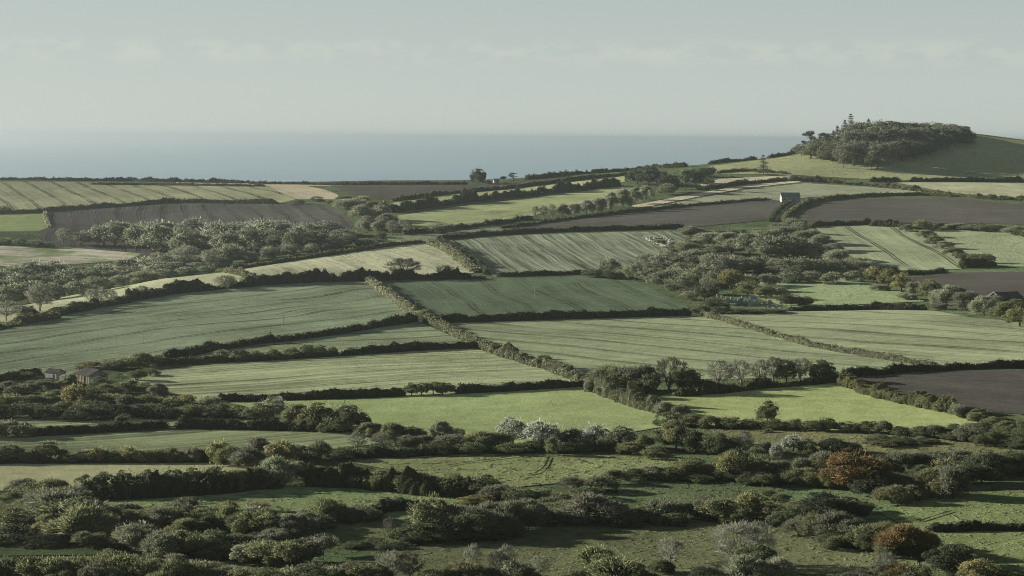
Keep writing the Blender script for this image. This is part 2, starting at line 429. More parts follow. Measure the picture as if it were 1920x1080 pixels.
# ------------------------------------------------------------------ survey of the fields (1920 x 1080 survey sheet)
LUSH = (.142, .182, .070); MID = (.120, .148, .068); DULL = (.110, .132, .068); DARK = (.066, .088, .05)
STUB = (.40, .36, .26); TAN = (.34, .29, .19); PLOUGH = (.080, .074, .064); PALE = (.21, .22, .12); ROUGH = (.084, .110, .052)
# name, label, colour, outline, line drawn along the crop rows, surface settings
FIELDS = [
 ('green_field', 'pale green field with slanting wheel lines under the left skyline', (.165, .18, .092), [(-90,338),(120,341),(300,345),(500,349),(520,360),(560,372),(530,380),(400,379),(320,379),(240,385),(150,391),(60,398),(-90,404)], [(125,351),(185,383)], dict(streak=.28, period=22, tram=0.75, lw=.7, wob=.5)),
 ('stubble_field', 'thin pale stubble strip along the left skyline', TAN, [(330,342),(640,346.5),(640,348.5),(500,348.5),(330,345.5)], None, {}),
 ('stubble_field', 'tan stubble patch at the end of the far striped field', (.36, .31, .21), [(500,348),(560,346),(610,356),(635,366),(630,374),(560,373),(520,359)], [(520,350),(600,372)], dict(streak=.2)),
 ('ploughed_field', 'grey brown ploughed field above the upper left wood', (.100, .096, .086), [(88,401),(150,393),(260,387),(400,382),(600,383),(640,396),(662,420),(640,470),(300,486),(140,465),(70,450),(88,428)], [(480,390),(520,430)], dict(streak=.3, period=17, tram=0.45, lw=.6)),
 ('green_field', 'small green field at the far left beside ploughed land', LUSH, [(-90,408),(60,401),(84,401),(90,427),(72,434),(-90,436)], None, {}),
 ('stubble_field', 'pale stubble field between the two left woods', (.42, .38, .28), [(-90,461),(0,461),(130,464),(270,476),(238,488),(160,494),(0,499),(-90,502)], [(0,470),(230,482)], dict(streak=.3, fs=.25, c2=(.2, .24, .11))),
 ('green_field', 'bright narrow green field along the left crest', (.24, .26, .14), [(-60,594),(40,574),(140,553),(300,524),(420,511),(445,503),(475,520),(460,530),(330,545),(240,560),(100,583),(20,604)], None, dict(patch=.1)),
 ('stubble_field', 'pale maize stubble field on the middle crest', (.34, .335, .215), [(440,508),(520,494),(640,474),(740,459),(800,454),(850,474),(890,512),(800,518),(700,522),(560,526),(490,524)], [(560,488),(640,520)], dict(streak=.3, fs=1.5, blotch=.35, wob=.8)),
 ('green_field', 'large green field of long rows left of the middle hedge', (.112, .142, .078), [(-90,720),(-90,650),(0,622),(60,603),(120,592),(240,565),(330,550),(430,540),(560,530),(690,528),(740,562),(785,597),(700,612),(640,624),(560,634),(420,652),(300,672),(200,692),(60,709)], [(100,640),(640,570)], dict(streak=.34, period=26, tram=0.52, wob=2.2)),
 ('green_field', 'green sloping field with shade in its colour right of the middle hedge', (.058, .080, .044), [(702,532),(900,524),(1090,516),(1165,515),(1230,545),(1292,577),(1280,591),(1000,601),(820,604),(795,597)], [(880,540),(960,590)], dict(streak=.28, period=24, tram=0.38)),  # shade of this slope is put into the crop colour
 ('green_field', 'striped green field below the long far hedge', (.098, .118, .070), [(835,452),(900,446),(1000,440),(1140,436),(1285,434),(1300,440),(1250,478),(1190,500),(1165,513),(1090,515),(928,520),(890,492)], [(990,445),(1090,508)], dict(streak=.5, period=14, tram=-.45, lw=.5, fs=.4, wob=.5)),
 ('green_field', 'wide green field in the middle right of the valley', (.128, .156, .080), [(835,606),(1000,602),(1290,592),(1330,592),(1420,620),(1545,652),(1760,690),(1600,700),(1560,708),(1300,712),(1110,716),(960,668),(905,652)], [(1000,640),(1500,690)], dict(streak=.32, period=26, tram=0.60, wob=1.3)),
 ('green_field', 'green field curving below the right farm wood', (.130, .152, .080), [(1312,590),(1480,583),(1740,581),(1830,597),(1990,622),(1990,682),(1780,687),(1545,650),(1420,617)], [(1450,610),(1900,640)], dict(streak=.3, period=28, tram=0.52, wob=1.8)),
 ('green_field', 'narrow green field between two dark hedges', (.120, .150, .078), [(310,684),(420,654),(560,637),(700,615),(782,602),(850,632),(900,655),(760,658),(640,666),(420,683)], [(400,670),(840,640)], dict(streak=.3, period=24, tram=0.60, wob=1)),
 ('green_field', 'finely striped green field above the clipped hedge', (.150, .176, .088), [(230,702),(400,684),(640,669),(780,659),(900,653),(960,670),(1095,722),(860,738),(640,748),(400,752),(270,728)], [(400,720),(900,690)], dict(streak=.42, period=20, tram=0.22, fs=.35, wob=.7)),
 ('green_field', 'smooth bright green field in the middle of the valley', LUSH, [(430,756),(640,750),(860,739),(1095,724),(1180,756),(1250,776),(1250,800),(1100,825),(900,835),(690,815),(600,790),(500,772)], None, dict(patch=.14)),
 ('green_field', 'bright green field crossed by long tree shadows', (.145, .178, .066), [(1180,758),(1260,738),(1540,716),(1585,722),(1700,760),(1860,792),(1840,815),(1600,812),(1300,800)], None, dict(patch=.14)),
 ('ploughed_field', 'dark ploughed field at the right edge of valley', (.074, .067, .060), [(1595,712),(1780,696),(1990,690),(1990,800),(1880,775),(1740,752),(1640,733)], [(1640,715),(1900,740)], dict(streak=.25)),
 ('green_field', 'green strip field under the shed scrub', (.135, .160, .078), [(-90,782),(200,780),(480,786),(540,799),(330,800),(100,812),(-90,818)], [(0,800),(300,790)], dict(streak=.4, fs=.3)),
 ('green_field', 'dull green strip field below the gapped hedge', (.105, .130, .062), [(-90,832),(60,820),(325,808),(660,812),(720,832),(560,850),(380,870),(-90,872)], [(0,850),(300,830)], dict(streak=.4, fs=.3)),
 ('green_field', 'pale green field above the dark left hedgerow', (.185, .195, .095), [(-90,874),(180,871),(440,869),(520,890),(420,905),(160,920),(-90,925)], None, dict(patch=.1)),
 ('pasture', 'tussocky green pasture below the dark left hedgerow', (.110, .145, .058), [(170,945),(420,928),(560,912),(640,912),(880,932),(900,945),(760,975),(560,975),(200,965)], None, dict(blotch=.35, bump=.6)),
 ('pasture', 'rough green pasture with a winding ditch', (.120, .145, .058), [(640,865),(860,850),(1000,852),(1260,858),(1330,868),(1280,885),(1130,900),(960,915),(800,895)], None, dict(blotch=.45, bump=.7)),
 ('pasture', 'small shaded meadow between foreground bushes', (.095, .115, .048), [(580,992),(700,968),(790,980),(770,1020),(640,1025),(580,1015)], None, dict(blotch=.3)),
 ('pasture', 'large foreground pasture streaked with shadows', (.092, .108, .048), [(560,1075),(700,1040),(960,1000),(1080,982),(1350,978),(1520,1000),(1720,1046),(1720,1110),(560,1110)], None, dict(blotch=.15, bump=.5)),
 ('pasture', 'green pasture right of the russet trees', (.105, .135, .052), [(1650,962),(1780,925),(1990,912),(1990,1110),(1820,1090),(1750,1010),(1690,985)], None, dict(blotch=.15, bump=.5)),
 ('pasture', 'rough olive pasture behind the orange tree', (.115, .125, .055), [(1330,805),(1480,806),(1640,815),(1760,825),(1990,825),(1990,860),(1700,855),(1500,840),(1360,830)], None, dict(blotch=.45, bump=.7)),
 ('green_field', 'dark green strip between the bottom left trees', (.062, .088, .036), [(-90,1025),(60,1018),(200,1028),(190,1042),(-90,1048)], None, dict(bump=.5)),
 ('ploughed_field', 'brown ploughed field under the middle skyline', (.088, .080, .068), [(620,348),(850,347),(900,346),(1000,338),(1090,330),(1180,322),(1185,327),(1090,334),(960,351),(840,361),(735,375),(660,365)], None, {}),
 ('green_field', 'narrow sunlit green strip below the skyline field', (.20, .22, .10), [(728,382),(840,366),(960,355),(1090,340),(1185,329),(1200,335),(1160,343),(1000,358),(870,371),(732,390)], None, {}),
 ('green_field', 'bright green field with a curving wheel track', (.165, .195, .085), [(745,405),(870,386),(1000,371),(1150,352),(1210,348),(1200,362),(1060,388),(990,408),(930,419),(830,429),(756,438)], [(800,415),(1100,370)], dict(streak=.25, wob=1.5)),
 ('ploughed_field', 'long brown ploughed field left of the stone barn', (.100, .093, .082), [(900,436),(1000,424),(1060,415),(1180,400),(1280,389),(1400,380),(1468,377),(1452,412),(1300,426),(1140,431)], [(1000,432),(1400,395)], dict(streak=.2)),
 ('rough_grass', 'pale rough grass strip along the far lane', (.20, .21, .13), [(720,445),(815,438),(930,427),(1000,415),(1030,415),(940,433),(870,443),(800,452),(740,457)], None, dict(blotch=.3)),
 ('stubble_field', 'thin tan strip beside the lane to the barn', (.42, .37, .25), [(1180,387),(1300,364),(1400,347),(1505,338),(1500,342),(1400,353),(1300,371),(1200,391)], None, dict(blotch=.3)),
 ('stubble_field', 'tan stubble field beneath the lone conifer', (.38, .33, .22), [(1312,345),(1350,336),(1480,329),(1490,332),(1400,343),(1320,353)], None, dict(blotch=.2)),
 ('green_field', 'grey green field above the stone barn', (.145, .165, .095), [(1215,390),(1300,374),(1400,356),(1510,344),(1620,350),(1740,360),(1640,364),(1520,370),(1460,377),(1330,383)], [(1300,380),(1600,355)], dict(streak=.22)),
 ('green_field', 'green hill pasture below the hilltop wood', (.145, .165, .075), [(1330,312),(1420,301),(1490,292),(1580,270),(1700,254),(1800,256),(1830,254),(1920,264),(2060,276),(2060,333),(1920,334),(1700,338),(1620,336),(1480,328),(1340,326)], None, dict(blotch=.2, patch=.15)),
 ('stubble_field', 'pale stubble field at the right under the hill', (.27, .27, .17), [(1680,343),(1760,341),(1990,343),(1990,388),(1850,370),(1760,358)], [(1700,345),(1900,365)], dict(streak=.2)),
 ('ploughed_field', 'brown ploughed field right of the stone barn', (.090, .083, .073), [(1500,410),(1520,392),(1560,378),(1640,373),(1800,372),(1900,383),(1990,392),(1990,424),(1750,419),(1530,419)], [(1540,400),(1900,398)], dict(streak=.24)),
 ('green_field', 'green field with fanning wheel tracks right of wood', (.135, .162, .085), [(1530,427),(1640,423),(1700,428),(1760,458),(1850,492),(1800,505),(1690,508),(1620,500),(1560,470)], [(1625,430),(1740,500)], dict(streak=.25, period=30, tram=0.75, wob=.4)),
 ('green_field', 'green field at the right edge beyond the hedge trees', (.135, .165, .085), [(1745,432),(1800,430),(1990,436),(1990,505),(1870,500),(1800,470)], None, dict(blotch=.15)),
 ('ploughed_field', 'small dark ploughed field at the right edge', (.074, .067, .060), [(1700,522),(1800,512),(1990,506),(1990,565),(1850,560),(1740,545)], None, {}),
 ('green_field', 'green field right of the farmyard', (.120, .155, .072), [(1400,534),(1480,524),(1610,522),(1680,545),(1735,566),(1600,572),(1480,577),(1420,560)], None, dict(blotch=.12)),
]
# ------------------------------------------------------------------ hedges: label, line, height, width, colour, roughness of outline
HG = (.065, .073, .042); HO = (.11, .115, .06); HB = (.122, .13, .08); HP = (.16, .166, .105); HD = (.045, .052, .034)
HEDGES = [
 ('thick dark hedge on the left skyline', [(-80,335),(100,337),(300,341),(470,344)], 3.0, 4, HD, .5),
 ('thin dark hedge along the middle skyline', [(470,345),(640,347),(760,346),(880,346)], 2.6, 4, HD, .5),
 ('dark hedge below the thin skyline stubble', [(170,346),(330,348),(500,350)], 2.0, 3, HG, .4),
 ('dark hedge rising along the right skyline', [(985,337),(1080,327),(1180,319),(1290,313)], 3.2, 4, HG, .6),
 ('short dark skyline hedge left of the hill', [(1330,308),(1380,303),(1422,299)], 3.0, 4, HD, .4),
 ('low dark skyline hedge running into the hilltop wood', [(1440,297),(1470,292),(1492,287)], 2.5, 4, HD, .4),
 ('hedge between the far striped field and ploughed land', [(-80,409),(0,402),(60,399),(150,392),(240,386),(320,380),(400,381),(520,382)], 3.0, 3.5, HG, .3),
 ('pale bank at the end of the small far left field', [(85,401),(89,415),(91,427)], 1.6, 3, HP, .3),
 ('hedge under the brown skyline field', [(735,377),(840,363),(960,353),(1090,336),(1182,328)], 2.6, 3, HG, .4),
 ('tall dark hedge above the field with the wheel track', [(732,399),(870,380),(1000,366),(1100,355),(1165,348)], 6.5, 5, HD, .7),
 ('hedge below the field with the wheel track', [(757,440),(830,431),(930,420),(1000,411)], 2.6, 3, HG, .4),
 ('thin dark hedge above the long brown field', [(940,429),(1060,413),(1180,398),(1280,387),(1400,378),(1448,376)], 1.9, 2.5, HG, .3),
 ('long dark hedge below the long brown field', [(820,450),(900,442),(1000,436),(1140,432),(1290,428)], 3.0, 3.5, HD, .2),
 ('hedge from the upper left wood along the maize stubble', [(430,507),(520,494),(640,476),(730,462),(795,455)], 2.2, 3, HG, .4),
 ('pale hedge at the corner of the maize stubble', [(424,511),(450,516),(478,524)], 3.2, 4, HB, .3),
 ('tan grassy bank right of the maize stubble', [(802,455),(835,468),(862,486),(893,512)], 3.0, 7, HP, .3),
 ('dark hedge standing for the shadow behind the tan grassy bank', [(828,453),(865,470),(890,490),(915,516)], 2.8, 3, HD, .3),  # dark hedge added where the bank's shadow falls
 ('hedge below the striped field', [(928,519),(1000,517),(1090,515),(1130,514)], 2.4, 3, HG, .3),
 ('overgrown dark hedge along the middle crest', [(240,566),(330,551),(430,541),(520,533),(640,527),(760,524),(910,523)], 4.2, 5, HD, .9),
 ('bramble covered bank at the left end of crest', [(-60,640),(10,614),(60,604),(110,597)], 2.6, 6, HO, .6),
 ('dark hedge at the left end of the crest', [(40,600),(110,590),(180,578),(240,567)], 3.0, 5, HG, .8),
 ('sunlit bramble bank running down to the round bush', [(693,530),(715,545),(740,563),(765,582),(788,600)], 2.6, 4.5, HP, .4),
 ('dark clipped hedge right of the round bush', [(822,605),(920,602),(1050,598),(1180,595),(1300,592)], 3.6, 4, HD, .25),
 ('dark hedge sweeping down left from the round bush', [(782,603),(700,615),(640,626),(560,637),(480,646),(420,656),(350,666),(300,674)], 3.0, 3.5, HD, .35),
 ('low dark hedge left of the derelict shed', [(-80,724),(0,715),(40,708),(80,704)], 2.0, 3, HG, .4),
 ('sunlit hedge from the round bush to second junction', [(800,603),(830,616),(860,631),(885,645),(905,655)], 2.8, 4, HB, .4),
 ('sunlit overgrown hedge between the second and third junction', [(905,655),(940,666),(990,682),(1045,700),(1095,720)], 3.4, 4.5, HB, .6),
 ('dark straight hedge meeting the second junction', [(640,667),(760,658),(830,655),(897,653)], 3.0, 3, HD, .2),
 ('low hedge behind the row of small trees', [(305,685),(400,681),(520,675),(640,667)], 2.2, 3, HG, .4),
 ('dark clipped hedge left of two small trees', [(405,754),(520,750),(640,747),(760,743)], 2.6, 3, HD, .2),
 ('dark clipped hedge right of two small trees', [(850,739),(930,735),(1000,731),(1098,724)], 2.6, 3, HD, .2),
 ('sunlit overgrown hedge below the third junction', [(1100,722),(1140,742),(1180,757),(1215,768),(1250,780)], 4.0, 5.5, HB, .8),
 ('sunlit low hedge between the two right fields', [(1318,592),(1400,615),(1460,632),(1520,650),(1560,658),(1640,671),(1760,689)], 1.9, 3, HB, .35),
 ('dark hedge above the right ploughed field', [(1580,709),(1680,699),(1780,693),(1880,690),(1990,688)], 2.6, 3, HD, .3),
 ('hedge under the row of leafless trees', [(1270,744),(1340,737),(1430,728),(1500,722),(1570,716)], 3.0, 4.5, HG, .8),
 ('sunlit hedge below the right ploughed field', [(1585,722),(1630,738),(1680,752),(1740,764),(1800,780),(1860,795)], 3.2, 4.5, HO, .8),
 ('dark hedge below the farmyard field', [(1480,584),(1560,582),(1640,580),(1740,582)], 2.8, 3.5, HD, .25),
 ('hedge curving left of the lane to the barn', [(1478,380),(1462,394),(1450,406),(1444,416)], 2.6, 3.5, HG, .3),
 ('hedge curving right of the lane around ploughed land', [(1466,416),(1478,402),(1500,388),(1530,377),(1580,371),(1660,367),(1740,366),(1790,369)], 2.4, 3.5, HO, .3),
 ('dark hedge below the upper right ploughed field', [(1520,424),(1580,422),(1640,421)], 3.0, 4, HG, .5),
 ('clipped dark hedge block beside the field gap', [(1632,424),(1680,426),(1725,430)], 4.6, 5, HG, .3),
 ('dark hedge along the right ploughed field edge', [(1745,431),(1800,430),(1880,434),(1990,440)], 3.2, 4, HG, .7),
 ('sparse hedge running down from the lone conifer field', [(1480,339),(1540,341),(1600,346),(1680,354),(1750,362),(1830,372),(1990,392)], 2.4, 5, HO, .9),
 ('dark hedge below the hill shadow, left piece', [(1632,341),(1660,340),(1692,340)], 3.0, 4, HD, .3),
 ('long dark hedge below the hill shadow', [(1706,341),(1780,341),(1860,342),(1990,344)], 3.6, 4, HD, .5),
 ('thin dark hedge above the tan stubble', [(1345,325),(1400,321),(1480,326)], 2.2, 4, HO, .5),
 ('dark hedge below the tan stubble', [(1310,356),(1380,347),(1450,340),(1480,337)], 2.4, 4, HG, .6),
 ('dark hedge above the small right ploughed field', [(1690,516),(1740,513),(1778,511)], 3.4, 4, HG, .5),
 ('dark hedge block at the foot of hedge trees', [(1800,503),(1830,501),(1865,498)], 4.0, 5, HG, .4),
 ('gapped dark hedge left of the gap', [(60,819),(140,812),(230,808),(318,803)], 2.6, 3, HD, .3),
 ('gapped dark hedge right of the gap', [(330,802),(420,803),(540,807),(650,812)], 2.6, 3, HD, .3),
 ('low hedge under the leafy left hedgerow trees', [(-60,870),(100,869),(260,868),(400,867)], 2.4, 3.5, HD, .7),
 ('dark bramble hedge under the silvery trees', [(640,860),(760,856),(900,850),(1010,850)], 2.2, 4, HD, .5),
 ('dark hedge crossing the bottom right pasture', [(1735,998),(1820,996),(1990,992)], 2.0, 3, HD, .25),
 ('dark overgrown hedge under the left hedgerow trees', [(140,938),(230,934),(330,929),(430,922),(520,914)], 3.6, 5, HG, .9),
 ('dark tangled hedge under the centre hedgerow', [(570,910),(680,916),(800,927),(900,934)], 3.2, 5, HG, .9),
 ('low dark hedge above the foreground pasture', [(560,985),(640,972),(720,960),(800,952)], 2.4, 4, HD, .7),
]
# ------------------------------------------------------------------ plants: place, then "u,v,height,width,kind+colour"; @ gives the distance and the height mark of the top
PLANTS = [
 ('along the front of the hilltop wood', '1490,290,9,15,Bk;1503,292,20,26,Tb;1520,297,26,32,To;1540,301,30,34,Tb;1560,306,34,36,To;1580,312,40,42,Ab;1600,315,44,46,Tb;1622,315,42,44,Ab;1645,313,40,44,Tb;1668,308,38,44,Ab;1692,303,34,42,Tb;1716,297,30,40,Tb;1742,290,28,38,Tb;1766,282,25,36,Tb;1790,274,21,34,Tb;1812,267,15,30,Bb'),
 ('in the middle of the hilltop wood', '1590,294,42,44,Tb;1615,292,44,46,Tb;1640,289,42,46,Tb;1665,285,40,46,Tb;1690,280,36,46,Tb;1715,274,32,46,Tb;1740,268,28,44,Tb;1765,264,25,42,Tb;1790,260,20,38,Tb;1530,288,24,34,Tb;1555,290,30,36,To'),
 ('along the crest of the hilltop wood', '1604,272,34,46,To;1622,269,32,44,Tb;1640,266,30,46,To;1656,262,27,44,Tb;1672,259,25,46,To;1690,255,23,44,To;1708,252,22,44,Bo;1726,250,21,44,Bo;1744,250,20,42,Bo;1762,251,19,42,Bo;1780,254,17,38,Bb;1796,256,15,36,Bb;1812,258,12,34,Bb'),
 ('at the left end of the hilltop wood', '1519,286,38,38,Pk;1543,284,36,34,Pk;1562,284,34,36,Ck;1572,280,40,38,Ck;1583,277,44,36,Ck;1596,273,51,38,Ck;1608,270,38,34,Ck;1628,266,38,34,Ck;1550,287,30,32,Tk'),
 ('standing alone below the green hill', '1432,328,36,32,Ck'),
 ('by the hut on the middle skyline', '886,345,26,22,Ck;896,345,28,26,Tk;904,345,20,18,Ck;963,338,14,28,Pk;945,339,9,14,Tk;915,344,6,14,Bk;990,336,6,12,Bo'),
 ('on the skyline hedge beyond the strip fields', '1088,327,6,14,Bo;1170,321,6,14,Bo;1215,317,7,18,Bb;105,337,4,14,Bk;192,339,4,14,Bk;446,344,5,10,Bk;652,346,4,22,Bk;700,345,4,26,Bk'),
 ('in the dark grove above the lane', '1195,347,24,30,Tk;1215,351,30,34,Tk;1240,356,34,36,Pk;1262,359,36,34,Tk;1285,356,36,36,Pk;1305,350,32,30,Tk;1252,366,22,32,Bo;1316,330,18,24,Tk;1332,322,12,20,Bo;1290,330,15,30,Bo;1225,331,15,26,Bo;1325,345,14,26,Bg'),
 ('in the pale strip of trees above the lane', '1003,409,22,16,Ap;1018,409,22,16,Ap;1035,408,24,20,Ap;1055,407,26,24,Sp;1078,405,28,26,Sp;1100,402,30,28,Sp;1122,398,32,28,Sp;1145,394,36,30,Sp;1168,389,38,30,Sp;1190,382,34,30,Sp;1212,375,28,28,Sp'),
 ('in the pale copse below the middle skyline', '650,392,22,32,Sp;672,392,24,34,Sp;700,394,22,34,So;722,398,22,30,Bo;680,415,28,36,Sp;705,418,30,36,Sp;725,422,30,30,Sp;690,432,24,30,Sp;712,435,22,26,Sp;735,438,26,24,Ap;752,438,22,22,Ap;765,441,26,18,Ab;645,378,10,26,Sb;560,381,10,22,Bg;595,381,9,24,Bg;620,383,9,20,Bo'),
 ('by the lane below the pale copse', '825,439,18,34,Sp;665,455,17,36,Bg;690,461,16,36,Bg;650,442,14,30,Bo;715,450,12,26,Bg'),
 ('in the back row of the upper left wood', '195,456,32,40,Tb;235,457,35,42,Tb;275,459,38,44,Tb;320,461,42,46,Tp;365,461,42,46,Tb;405,459,40,44,Tp;450,457,38,46,Tb;490,455,36,46,Tp;530,453,32,44,Tb;570,450,27,42,Tb;610,448,24,40,To;648,450,22,34,Tb'),
 ('in the middle row of the upper left wood', '215,465,40,42,Tg;255,469,44,44,To;300,475,48,46,Tg;340,480,46,44,Tg;385,480,46,46,Tb;425,480,44,44,Tb;470,476,42,44,Tg;510,474,40,44,Tg;555,472,38,44,Tg;600,468,34,42,Tg;640,465,27,38,Tg;680,463,18,34,Bg'),
 ('in the front row of the upper left wood', '152,463,28,36,To;118,461,30,30,Ab;350,499,40,50,Ap;395,500,34,40,Ab;435,495,30,34,To;470,490,22,30,Bb;330,488,24,34,Bo;295,491,22,36,Bo;505,486,24,36,Bg;545,480,24,36,Bg;585,474,20,34,Bg;625,470,16,32,Bg;375,498,20,36,Bg;415,500,20,36,Bg'),
 ('above the pale stubble at far left', '10,459,14,28,Bg;38,461,15,30,Bg;66,463,14,30,Bg;92,464,10,24,Bg;-20,458,14,30,Bg'),
 ('at the back of the lower left wood', '-20,@1240,508,46,Tb;20,@1240,505,40,Tp;60,@1242,496,44,Tb;105,@1245,493,44,Tb;150,@1250,500,46,To;195,@1262,496,44,Tp;235,@1280,490,40,Tb;272,@1300,481,40,Tp;310,@1320,482,42,Tp;350,@1335,480,40,Tb;390,@1345,483,38,To;425,@1345,487,30,Bo'),
 ('in the heart of the lower left wood', '-10,@1195,520,46,Tg;32,@1195,514,46,Tg;75,@1200,516,44,Tg;120,@1202,512,46,Tg;165,@1210,510,44,Tg;208,@1220,506,42,Tg;250,@1240,500,44,Tp;290,@1262,494,42,Tp;330,@1285,491,42,Sp;370,@1300,493,38,So'),
 ('along the front of the lower left wood', '10,@1130,536,50,Tg;52,@1135,533,50,Tg;95,@1140,530,46,Bg;138,@1148,526,46,Bg;180,@1160,522,46,Tg;220,@1180,516,44,Bg;262,@1200,510,42,So;305,@1225,504,40,Bg;345,@1250,500,38,Bg;385,@1262,498,36,Bg'),
 ('on the hedge along the left crest', '75,584,50,54,Ap;172,575,32,28,Ap;190,572,32,26,Ap;207,570,26,24,Ap;264,561,24,28,Ap;426,544,26,42,Ap;12,602,36,44,Ap;38,599,26,40,Ap;110,591,15,34,Bg;140,584,18,38,Bg;60,592,13,26,Bg;162,580,12,30,Bg;290,558,15,28,Bg;222,567,12,26,Bg;395,545,9,24,Bg;560,531,10,22,Bg'),
 ('beside the maize stubble', '755,523,36,64,Ag;832,521,22,34,Ag;465,531,12,28,Ab;520,529,13,30,Ap'),
 ('standing where four hedges meet', '795,602,23,26,Bo'),
 ('at the top of the right farm wood', '1295,446,20,34,So;1330,455,22,40,Sp;1365,460,26,40,Sp;1405,458,22,40,So;1440,450,24,44,So;1470,446,26,44,So;1497,440,24,36,Bg;1512,455,28,40,So;1538,466,30,40,Sp;1490,424,18,30,So;1460,436,14,40,Bg;1420,440,12,40,Bg;1380,440,10,40,Bg;1340,438,10,40,Bg;1560,470,22,36,Sb'),
 ('across the middle of the right farm wood', '1332,478,22,36,To;1405,482,36,44,Tg;1440,484,42,46,Tg;1475,486,42,46,Tg;1510,488,34,44,Tg;1545,492,30,44,Sp;1292,480,26,40,Bo;1255,482,22,36,Bo;1372,478,26,42,So;1570,495,26,40,Sp;1600,500,22,36,Bo'),
 ('in the sunny belt of the right farm wood', '1215,504,24,34,Sb;1240,508,32,40,Tp;1270,511,36,44,Tp;1300,513,40,46,Sb;1335,514,42,46,Sb;1365,514,36,42,To;1395,512,32,42,Tg;1430,512,30,42,Tg;1465,514,32,44,To;1500,514,30,44,To;1535,512,28,44,Ty;1565,511,26,42,To;1597,512,24,40,So;1628,514,22,38,Sp;1655,512,14,34,Sb'),
 ('along the dark front of the right farm wood', '1190,524,28,36,Tg;1215,532,28,36,Tg;1245,543,30,38,Tg;1275,555,32,42,Tg;1230,522,24,36,Bo;1265,532,28,40,Bg;1300,537,32,44,Bg;1335,542,32,44,Bg;1370,540,32,44,Bg;1405,537,28,42,Bg;1440,535,25,46,Bg;1480,534,23,46,Bg;1520,533,23,46,Bg;1560,531,23,46,Bg;1600,528,22,44,Bg;1635,524,16,40,Bg;1170,518,18,34,Bo;1290,566,18,34,Bo'),
 ('around the old farmyard', '1320,570,38,48,Tg;1368,546,40,42,Ty;1402,558,30,46,To;1436,562,28,44,To;1462,562,26,34,Sp;1482,574,24,46,Bk;1512,573,20,34,Bo;1345,580,24,42,Bg;1312,587,14,36,Bg;1348,588,14,36,Bg;1440,587,9,60,Bg;1395,587,9,60,Bg'),
 ('at the edge of the striped field', '1145,514,33,40,Bp;1112,520,16,44,Bg;1145,522,16,46,Bg;1165,518,20,36,Bg'),
 ('in the sunlit hedgerow at the right edge', '1637,527,26,38,Ty;1665,537,32,38,Ty;1690,547,34,36,Ty;1715,553,30,34,Sp;1742,562,36,40,To;1772,574,42,48,Sp;1792,562,28,42,So;1812,582,42,50,Sb;1845,592,42,50,Sp;1880,600,36,48,So;1905,578,20,34,So;1870,572,18,30,Bo;1912,612,36,48,Ty;1830,570,20,36,So;1650,545,14,30,Sp;1700,562,14,34,Sp;1760,580,14,36,Sb;1945,618,40,50,Bo'),
 ('on the hedge between the right green fields', '1700,434,14,26,Sb;1728,433,22,36,Bo;1735,446,16,34,Sp;1752,457,16,32,So;1767,467,16,32,Sp;1787,480,16,32,So;1806,488,14,30,Sb;1830,494,20,30,Bo;1850,494,20,26,Bo;1900,440,18,40,Sp;1930,446,20,40,So;1790,432,14,50,Sp;1850,434,14,50,Bo'),
 ('in the tree line above the shadowed field', '1150,730,54,62,So;1195,733,58,66,Sb;1218,738,40,46,Bg;1255,735,62,60,Ag;1292,736,44,50,Tg;1345,726,48,52,Ap;1390,722,46,46,Ap;1425,720,44,42,Ap;1450,718,46,38,Ab;1475,718,44,40,Tg;1500,716,44,42,Ap;1536,716,42,48,To;1320,735,24,44,Bg;1165,738,30,44,Bo;1560,716,22,34,Bo'),
 ('at the edge of the shadowed field', '1438,797,46,52,To;1497,800,16,16,Bg'),
 ('on the hedge by the right ploughed field', '1597,727,20,30,By;1622,737,16,26,By;1650,747,15,28,Bo;1690,757,14,30,Bo;1730,764,15,30,Bo;1762,772,18,30,Bo;1798,783,28,42,Sp;1832,790,18,40,Bo;1865,798,18,40,So'),
 ('in the dark hedgerow below the shadowed field', '1255,798,26,46,Bg;1292,800,26,46,So;1330,802,26,48,So;1368,804,24,46,Bg;1410,803,20,46,Bg;1450,806,20,46,Bg;1485,806,20,46,Bg;1522,809,22,42,Bg;1548,809,28,36,Bg;1590,810,20,46,Bg;1630,812,24,46,Bg;1655,814,28,38,Sb;1690,818,18,46,Bg;1725,820,20,46,Bg;1752,819,26,42,Sb;1785,816,22,42,Bg;1818,814,22,46,Bg;1852,812,28,46,Bo;1885,818,30,48,Bo;1918,822,36,50,Bg;1950,822,36,50,Bg'),
 ('left of the bright valley field', '512,783,38,50,Tp;560,800,48,62,Bo;605,806,52,64,To;650,808,52,60,Tb;680,806,34,34,Bk;625,812,30,60,Bg;575,806,30,50,Bo'),
 ('in the hedgerow left of the silvery trees', '690,818,28,44,Bo;735,824,36,48,Bo;775,824,26,44,Bg;826,828,44,46,Sp;855,822,22,36,Bg;795,842,28,48,Sb;850,846,34,60,Sb;900,842,38,54,Bo;930,840,34,44,Bo;670,846,34,34,Ap;718,847,34,38,Ap;760,848,36,48,Sb;820,852,24,60,Bg;880,852,24,60,Bg;700,852,18,50,Bg;750,856,18,50,Bg;960,852,24,60,Bg;650,852,16,40,By'),
 ('in the hedgerow by the bright valley field', '962,834,50,54,Ts;1010,844,54,58,Ts;1040,838,42,46,Ts;1075,836,34,48,Bk;1115,838,44,58,Ts;1090,846,26,50,Bg;1135,846,28,44,Bg;1170,842,42,60,Tb;1205,846,36,46,So;1238,832,28,48,Bg;1268,846,58,58,To;1226,860,26,50,Bo;1036,854,36,30,To;1180,852,26,46,So;1000,848,24,50,Bg;1060,850,22,46,Bg;1300,848,42,54,Bg;1345,852,46,62,Bg;1386,847,32,46,Bg;1270,822,24,44,Bg'),
